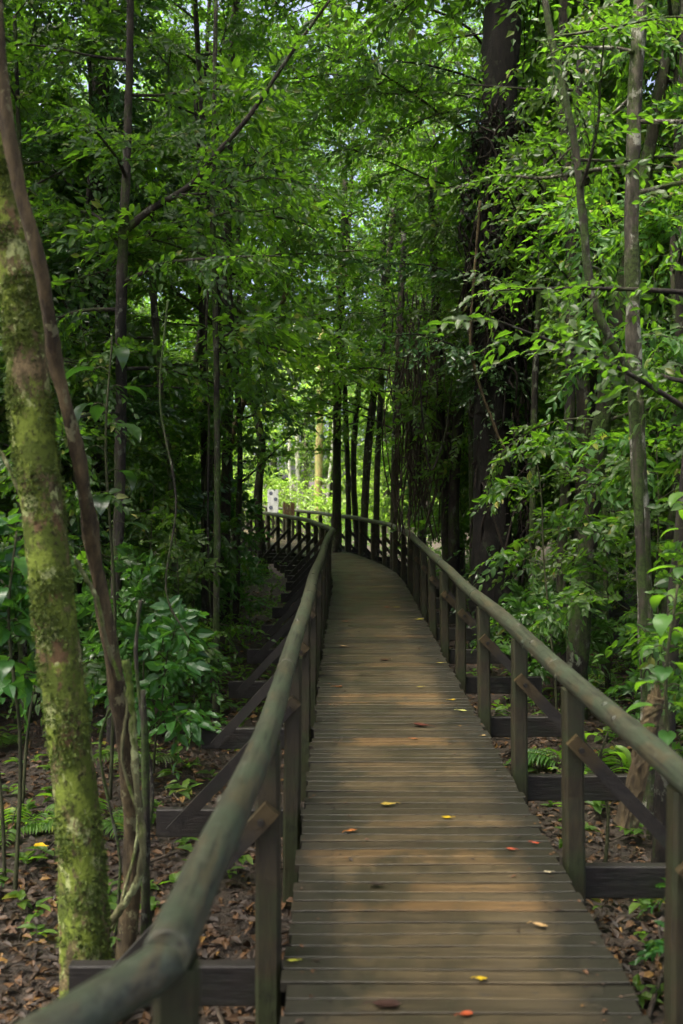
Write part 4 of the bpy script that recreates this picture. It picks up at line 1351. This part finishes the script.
def scatter(key, n, y0, y1, x0, x1, smin, smax, mind, clear, ok=None, sd=0):
    rr = random.Random(sd)
    k = tries = 0
    while k < n and tries < n * 60:
        tries += 1
        y, x = rr.uniform(y0, y1), rr.uniform(x0, x1)
        if path_dist(x, y) < clear or any((x - a) ** 2 + (y - b) ** 2 < mind ** 2 for a, b in placed_xy):
            continue
        if (key != 'bright' or y < 45) and 27 < y < 58 and -0.27 * y - 3 < x < 0.02 * y + 5:
            continue
        if ok and not ok(x, y):
            continue
        placed_xy.append((x, y))
        random.seed(int(rr.random() * 1e9))
        plant(key, x, y, rr.uniform(smin, smax))
        k += 1


def px_of(x, y):
    return CX + F * x / max(y, 0.1)


def not_clearing(x, y):
    p = px_of(x, y)
    return not (y > 25 and 262 < p < 345)


def open_view(x, y):
    """keeps crowns out of the opening along the walk towards the clearing and off the big trunk"""
    p = px_of(x, y)
    m = 1.5 * F / y
    if 12 < y < 44 and 235 - m < p < 352 + m * 0.7:
        return False
    if 6 < y < 14.5 and p > 390 and p - 1.3 * F / y < 525:
        return False
    if 14.5 <= y < 18 and 390 < p < 470:
        return False
    return True


# mid-distance trees both sides
scatter('under', 17, 8.5, 18, -8, -2.2, 0.85, 1.25, 1.2, 2.2, open_view, sd=1)
scatter('dark', 5, 8.5, 16, -7.5, -2.6, 0.8, 1.1, 1.2, 2.4, open_view, sd=2)
scatter('under', 9, 10, 20, 2.6, 8, 0.9, 1.3, 1.3, 2.2, open_view, sd=3)
scatter('bright', 7, 7.5, 16, 2.6, 6, 0.8, 1.1, 1.1, 2.1, open_view, sd=4)
scatter('bright', 9, 17, 27, -9, 8, 1.0, 1.5, 1.3, 2.0, open_view, sd=5)
scatter('high', 6, 19, 28, -5, 5, 0.95, 1.25, 1.5, 1.5, lambda x, y: 170 < px_of(x, y) < 255 or 335 < px_of(x, y) < 460, sd=15)
scatter('tall', 8, 24, 36, -8, 8, 1.1, 1.5, 2.0, 1.8, lambda x, y: 150 < px_of(x, y) < 262 or 345 < px_of(x, y) < 560, sd=16)
scatter('tall', 11, 25, 50, -22, 22, 1.0, 1.5, 3.0, 3.0, open_view, sd=6)
scatter('under', 12, 19, 40, -14, 14, 1.1, 1.6, 1.8, 2.2, open_view, sd=7)
scatter('bright', 5, 45, 58, -8, 4, 1.0, 1.6, 3, 2, lambda x, y: 235 < px_of(x, y) < 370, sd=8)
for (x, y, sc) in ((-1.75, 13.6, 0.95), (2.3, 15.2, 1.0), (-2.05, 20.5, 1.0), (2.75, 12.4, 1.3), (2.62, 11.2, 1.35), (1.75, 15.6, 1.35), (-1.95, 16.4, 1.35), (2.6, 21.5, 1.05)):
    plant('high', x, y, sc)
scatter('sapling', 10, 8.5, 16, -5, -1.6, 0.7, 1.2, 0.7, 1.7, sd=9)
scatter('sapling', 14, 7, 16, 2.0, 5.5, 0.7, 1.2, 0.7, 1.6, open_view, sd=10)
scatter('shrub', 16, 9, 17, -5.5, -1.6, 0.6, 1.1, 0.5, 1.6, sd=11)
scatter('shrub', 14, 7, 16, 1.9, 5, 0.45, 0.9, 0.5, 1.5, sd=12)
scatter('fern', 16, 4.6, 12, -4.5, -1.1, 0.4, 0.9, 0.35, 1.5, sd=13)
scatter('fern', 18, 3.6, 12, 1.6, 4, 0.4, 1.0, 0.35, 1.25, sd=14)
for x, y, sc in ((-2.75, 22.5, 1.0), (-3.5, 24.6, 1.1), (-4.1, 26.5, 1.2), (-2.9, 20.5, 1.0), (-1.9, 19.2, 1.0), (2.4, 19.5, 1.2), (1.9, 22.5, 1.3), (3.0, 17.5, 1.2)):
    plant('broad', x, y, sc)
scatter('bright', 9, 13, 25, -7, -1.5, 0.5, 0.85, 0.8, 1.7, lambda x, y: 90 < px_of(x, y) < 185, sd=21)
scatter('sapling', 8, 15, 24, -5, 4, 0.8, 1.3, 0.6, 1.5, lambda x, y: 120 < px_of(x, y) < 200 or 395 < px_of(x, y) < 470, sd=23)
# near plants set where the photograph shows them
for key, px, z, sc, var in (('shrub', 152, 7.4, 0.95, 0), ('shrub', 200, 8.4, 0.65, 1), ('shrub', 120, 8.6, 1.0, 2), ('broad', 6, 5.8, 0.95, 1), ('broad', 150, 8.4, 0.75, 0), ('shrub', 140, 9.2, 0.8, 2), ('sapling', 175, 8.4, 0.6, 0),
                            ('sapling', 20, 6.8, 0.8, 1), ('sapling', 700, 5.6, 0.62, 0), ('sapling', 655, 7.6, 0.8, 1), ('sapling', 560, 8.6, 0.85, 2), ('sapling', 726, 6.6, 1.0, 2), ('shrub', 690, 4.6, 0.5, 0)):
    plant(key, (px - CX) / F * z, z, sc, None, var)
for (x, y, sc) in ((4.3, 13.6, 0.85), (5.4, 15.5, 0.95), (6.2, 12.5, 1.5), (-5.2, 13.5, 1.4)):
    plant('dark', x, y, sc)
for (x, y, sc) in ((-5, 6.5, 0.95), (5.2, 7, 1.0), (-5.8, 11, 1.0), (6, 11.5, 1.0), (-6.5, 16, 1.0), (6.8, 16, 1.05), (3.2, 9.2, 1.15), (-4.0, 9.5, 1.1), (-6.5, 5.5, 1.1), (-6.5, 0.5, 1.05), (-5, -3.5, 1.05), (-2.2, -4.5, 1.0)):  # added overhead, crowns mostly out of view, to dim the leaves and walk
    plant('canopy', x, y, sc)
for (x, y, sc) in ((3.4, 40, 1.35), (-0.6, 52, 1.5), (-3.6, 54, 1.5), (2.2, 50, 1.5), (-7, 52, 1.5), (5, 52, 1.5)):
    plant('tall', x, y, sc)
# trees added around the camera so their crowns shade the near walk
for (x, y, sc) in ((-2.9, 1.0, 1.0), (3.3, 1.2, 1.05), (-3.2, -2.5, 1.0), (3.8, -2.0, 1.0), (0.9, -1.9, 1.05), (-1.5, -5, 1.0), (3.7, 4.3, 1.1), (-4.4, 4.4, 1.1)):
    plant('roof', x, y, sc)

# ------------------------------------------------------------------ far wood, leaf litter, ground cover
def far_wood():
    m = MB()
    rg = np.random.default_rng(9)
    n = 40000
    px = rg.uniform(-260, 950, n)
    d = np.where((px > 120) & (px < 400), rg.uniform(56, 68, n), rg.uniform(40, 62, n))
    top = np.interp(px, [-260, 200, 250, 285, 330, 380, 640, 700, 950], [27, 26, 25, 24, 23, 15, 16, 20, 22])
    h = rg.uniform(-0.5, 1, n) * 1.0
    h = np.where(h < 0, rg.uniform(0, 0.5, n), h) * top
    x = (px - CX) / F * d
    # clumping: pull the sprays towards clump centres
    c = rg.integers(0, 900, n)
    cc = np.stack([rg.normal(0, 1.0, 900), rg.normal(0, 1.0, 900), rg.normal(0, 1.0, 900)], 1)
    P = np.stack([x, d, h], 1) + cc[c] * np.array([0.8, 0.6, 0.9])
    keep = ~((px > 268) & (px < 340) & (P[:, 2] > 1.0) & (P[:, 2] < 8.5) & (rg.uniform(0, 1, n) < 0.80))
    keep &= ~((px > 215) & (px < 352) & (P[:, 2] < 15) & (rg.uniform(0, 1, n) < 0.55))
    P = P[keep]
    D = norm(rg.normal(0, 1, P.shape) * np.array([1, 1, 0.4]))
    spray(m, rg, P, D, rg.uniform(0.8, 1.4, len(P)), 0.30, 6, 0.5, False, None)
    return m.mesh('far_wood', [M['leaf_mid']])


o = link('far_wood', far_wood())
o['kind'] = 'stuff'
tag(o, 'dense green mass of leaves closing the forest far behind all the trunks', 'woodland')

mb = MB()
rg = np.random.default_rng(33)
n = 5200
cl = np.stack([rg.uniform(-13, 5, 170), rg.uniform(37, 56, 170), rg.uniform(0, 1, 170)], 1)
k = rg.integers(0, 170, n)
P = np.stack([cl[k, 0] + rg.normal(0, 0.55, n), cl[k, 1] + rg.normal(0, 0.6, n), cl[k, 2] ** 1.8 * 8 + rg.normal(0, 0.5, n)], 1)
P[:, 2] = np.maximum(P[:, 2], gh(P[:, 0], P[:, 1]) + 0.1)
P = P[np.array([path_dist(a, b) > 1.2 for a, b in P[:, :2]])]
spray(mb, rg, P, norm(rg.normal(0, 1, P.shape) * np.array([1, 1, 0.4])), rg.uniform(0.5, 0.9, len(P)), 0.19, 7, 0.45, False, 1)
o = link('thicket', mb.mesh('thicket', [M['leaf_sun_tint'], M['stem']]))
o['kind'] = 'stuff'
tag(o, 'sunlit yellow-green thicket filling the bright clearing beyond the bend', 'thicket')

mb = MB()
rg = np.random.default_rng(21)
n = 76000
yy = 2.5 + 18 * rg.uniform(0, 1, n) ** 2.3
xx = rg.uniform(-1, 1, n) * (2.0 + 0.42 * yy) + 0.2
zz = gh(xx, yy) + rg.uniform(0.003, 0.045, n)
a = rg.uniform(0, 2 * PI, n)
leaves(mb, np.stack([xx, yy, zz], 1), np.stack([np.cos(a), np.sin(a), rg.normal(0, 0.25, n)], 1), np.array([0, 0, 1.0]) + rg.normal(0, 0.38, (n, 3)), rg.uniform(0.03, 0.088, n), 0.45, 0, True)
# fallen twigs
for k in range(160):
    y = 3 + 13 * rg.uniform() ** 1.4
    x = rg.uniform(-1, 1) * (1.5 + 0.42 * y)
    a0 = rg.uniform(0, 2 * PI)
    L = rg.uniform(0.2, 0.9)
    P = [(x + math.cos(a0) * L * t + rg.normal(0, 0.02), y + math.sin(a0) * L * t + rg.normal(0, 0.02), float(gh(x + math.cos(a0) * L * t, y + math.sin(a0) * L * t)) + 0.03 + rg.uniform(0, 0.03)) for t in (0, .33, .66, 1)]
    tube(mb, spline(P, 3), rg.uniform(0.004, 0.012), 5, 1, rg=rg, cap=False)
o = link('leaf_litter', mb.mesh('leaf_litter', [M['leaf_litter'], M['dead_vine']]))
o['kind'] = 'stuff'
tag(o, 'dark reddish brown leaf litter with twigs covering the forest floor', 'leaf litter')

mb = MB()
n = 9000
rg = np.random.default_rng(55)
cl = np.stack([rg.uniform(-1, 1, 420), 8.5 + 34 * rg.uniform(0, 1, 420) ** 1.3], 1)
cl[:, 0] *= 3 + 0.42 * cl[:, 1]
cl[:110, 1] = rg.uniform(17, 34, 110)
cl[:110, 0] = np.interp(cl[:110, 1], CL[:, 1], CL[:, 0]) + rg.choice([-1, -1, 1], 110) * rg.uniform(1.6, 6, 110)
k = rg.integers(0, 420, n)
P = np.stack([cl[k, 0] + rg.normal(0, 0.35, n), cl[k, 1] + rg.normal(0, 0.35, n), np.zeros(n)], 1)
P[:, 2] = gh(P[:, 0], P[:, 1]) + np.abs(rg.normal(0, 0.42, n)) * (0.7 + 0.5 * np.sin(k * 1.7)) + 0.05
keep = np.array([path_dist(a, b) > 1.35 and not (a < 0 and b < 9.5) for a, b in P[:, :2]])
P = P[keep]
spray(mb, rg, P, norm(rg.normal(0, 1, P.shape) * np.array([1, 1, 0.5]) + np.array([0, 0, 0.35])), rg.uniform(0.2, 0.4, len(P)), 0.085, 7, 0.45, False, 1, twig_r=0.002)
o = link('undergrowth', mb.mesh('undergrowth', [M['leaf_mid'], M['stem']]))
o['kind'] = 'stuff'
tag(o, 'low tangled green undergrowth covering the forest floor along both sides', 'undergrowth')

mb = MB()
n = 1900
yy = 3.2 + 22 * rg.uniform(0, 1, n) ** 1.4
xx = rg.uniform(-1, 1, n) * (2.2 + 0.45 * yy)
keep = np.array([path_dist(x, y) > 0.95 for x, y in zip(xx, yy)])
xx, yy = xx[keep], yy[keep]
n = len(xx)
zz = gh(xx, yy)
hh = rg.uniform(0.03, 0.22, n)
B, D, U, S = [], [], [], []
for k in range(7):
    a = rg.uniform(0, 2 * PI, n)
    B.append(np.stack([xx, yy, zz + hh * rg.uniform(0.4, 1, n)], 1))
    D.append(np.stack([np.cos(a), np.sin(a), rg.uniform(-0.1, 0.5, n)], 1))
    U.append(np.array([0, 0, 1.0]) + rg.normal(0, 0.2, (n, 3)))
    S.append(rg.uniform(0.05, 0.14, n))
leaves(mb, np.concatenate(B), np.concatenate(D), np.concatenate(U), np.concatenate(S), 0.45, 0, True)
o = link('ground_cover', mb.mesh('ground_cover', [M['leaf_light']]))
o['kind'] = 'stuff'
tag(o, 'scattered low green seedlings growing through the leaf litter', 'seedlings')

# ------------------------------------------------------------------ labels of the scattered plants
KWORD = {'canopy': 'added tall shade tree', 'roof': 'added roofing shade tree', 'broad': 'broad-leaved sapling', 'high': 'slim high-crowned tree', 'tall': 'tall forest tree', 'under': 'leafy understorey tree', 'bright': 'light green tree', 'sapling': 'small leafy sapling', 'shrub': 'broad-leaved shrub', 'dark': 'dark glossy-leaved tree', 'fern': 'low fern-like plant'}


def place_word(x, y):
    s = 'left' if x < np.interp(y, CL[:, 1], CL[:, 0]) else 'right'
    p = path_dist(x, y)
    if y > 43:
        return 'at the far side of the bright clearing'
    if y > 26:
        return 'deep in the wood %s of the clearing' % s
    d = 'bend' if y > 17 else ('near deck' if y < 8 else 'middle deck')
    if p < 2.2:
        return 'beside the %s railing of the %s' % (s, d)
    if p < 4:
        return 'a little way %s of the %s' % (s, d)
    return 'well back %s of the %s' % (s, d)


cells = {}
for (key, o, x, y, sc) in PLANTS:
    cells.setdefault((key, place_word(x, y)), []).append((px_of(x, y), o, y))
ORDW = ['leftmost', 'second from left', 'third from left', 'fourth from left', 'fifth from left', 'sixth from left', 'seventh from left', 'eighth from left', 'ninth from left', 'tenth from left']
for (key, pw), L in cells.items():
    L.sort(key=lambda q: q[0])
    far = L[0][2] > 26
    for i, (_, o, y) in enumerate(L):
        if len(L) == 1 or far:
            lab = '%s %s' % (KWORD[key], pw)
        elif len(L) == 2:
            lab = '%s %s, %s of two' % (KWORD[key], pw, ['left one', 'right one'][i])
        else:
            lab = '%s %s, %s' % (KWORD[key], pw, 'rightmost' if i == len(L) - 1 else ORDW[min(i, 9)])
        tag(o, lab, {'fern': 'fern'}.get(key) or KNAME[key][1], '%ss %s' % (KWORD[key], pw))

# ------------------------------------------------------------------ light, sky, camera
SUN_EL, SUN_AZ = R(66), R(-125)                    # azimuth from +Y towards +X
w = bpy.data.worlds.new('World')
SC.world = w
w.use_nodes = True
nt = w.node_tree
nt.nodes.clear()
sky = nt.nodes.new('ShaderNodeTexSky')
sky.sky_type = 'NISHITA'
sky.sun_disc = False
sky.sun_elevation = SUN_EL
sky.sun_rotation = SUN_AZ
sky.air_density = 0.25
sky.dust_density = 5.0
sky.ozone_density = 0.0
bg = nt.nodes.new('ShaderNodeBackground')
bg.inputs['Strength'].default_value = 0.15
wo = nt.nodes.new('ShaderNodeOutputWorld')
nt.links.new(sky.outputs[0], bg.inputs[0])
nt.links.new(bg.outputs[0], wo.inputs[0])
sd = bpy.data.lights.new('sun', 'SUN')
sd.energy = 4.0
sd.angle = R(42)
sd.color = (1.0, 0.94, 0.82)
so = bpy.data.objects.new('sun', sd)
COL.objects.link(so)
to_sun = Vector((math.sin(SUN_AZ) * math.cos(SUN_EL), math.cos(SUN_AZ) * math.cos(SUN_EL), math.sin(SUN_EL)))
so.rotation_euler = to_sun.to_track_quat('Z', 'Y').to_euler()
so.location = (0, 0, 30)

cd = bpy.data.cameras.new('camera')
cam = bpy.data.objects.new('camera', cd)
COL.objects.link(cam)
cam.location = (0, 0, HC)
cam.rotation_euler = (R(90), 0, 0)
cd.sensor_fit = 'VERTICAL'
cd.sensor_height = 36
cd.lens = F / 1024 * 36
cd.shift_y = (HY - 512) / 1024
cd.clip_start = 0.05
cd.clip_end = 2000
cd.dof.use_dof = True
cd.dof.focus_distance = 9.5
cd.dof.aperture_fstop = 2.4
SC.camera = cam
SC.view_settings.view_transform = 'Standard'
SC.view_settings.look = 'None'
SC.view_settings.exposure = 2.62
SC.view_settings.gamma = 1
SC.cycles.use_denoising = True
SC.cycles.use_light_tree = False
SC.cycles.volume_bounces = 0
SC.cycles.use_adaptive_sampling = True
SC.cycles.adaptive_threshold = 0.03
SC.cycles.max_bounces = 6
SC.cycles.diffuse_bounces = 3
SC.cycles.glossy_bounces = 1
SC.cycles.transmission_bounces = 4
SC.cycles.sample_clamp_indirect = 6
SC.render.use_persistent_data = False
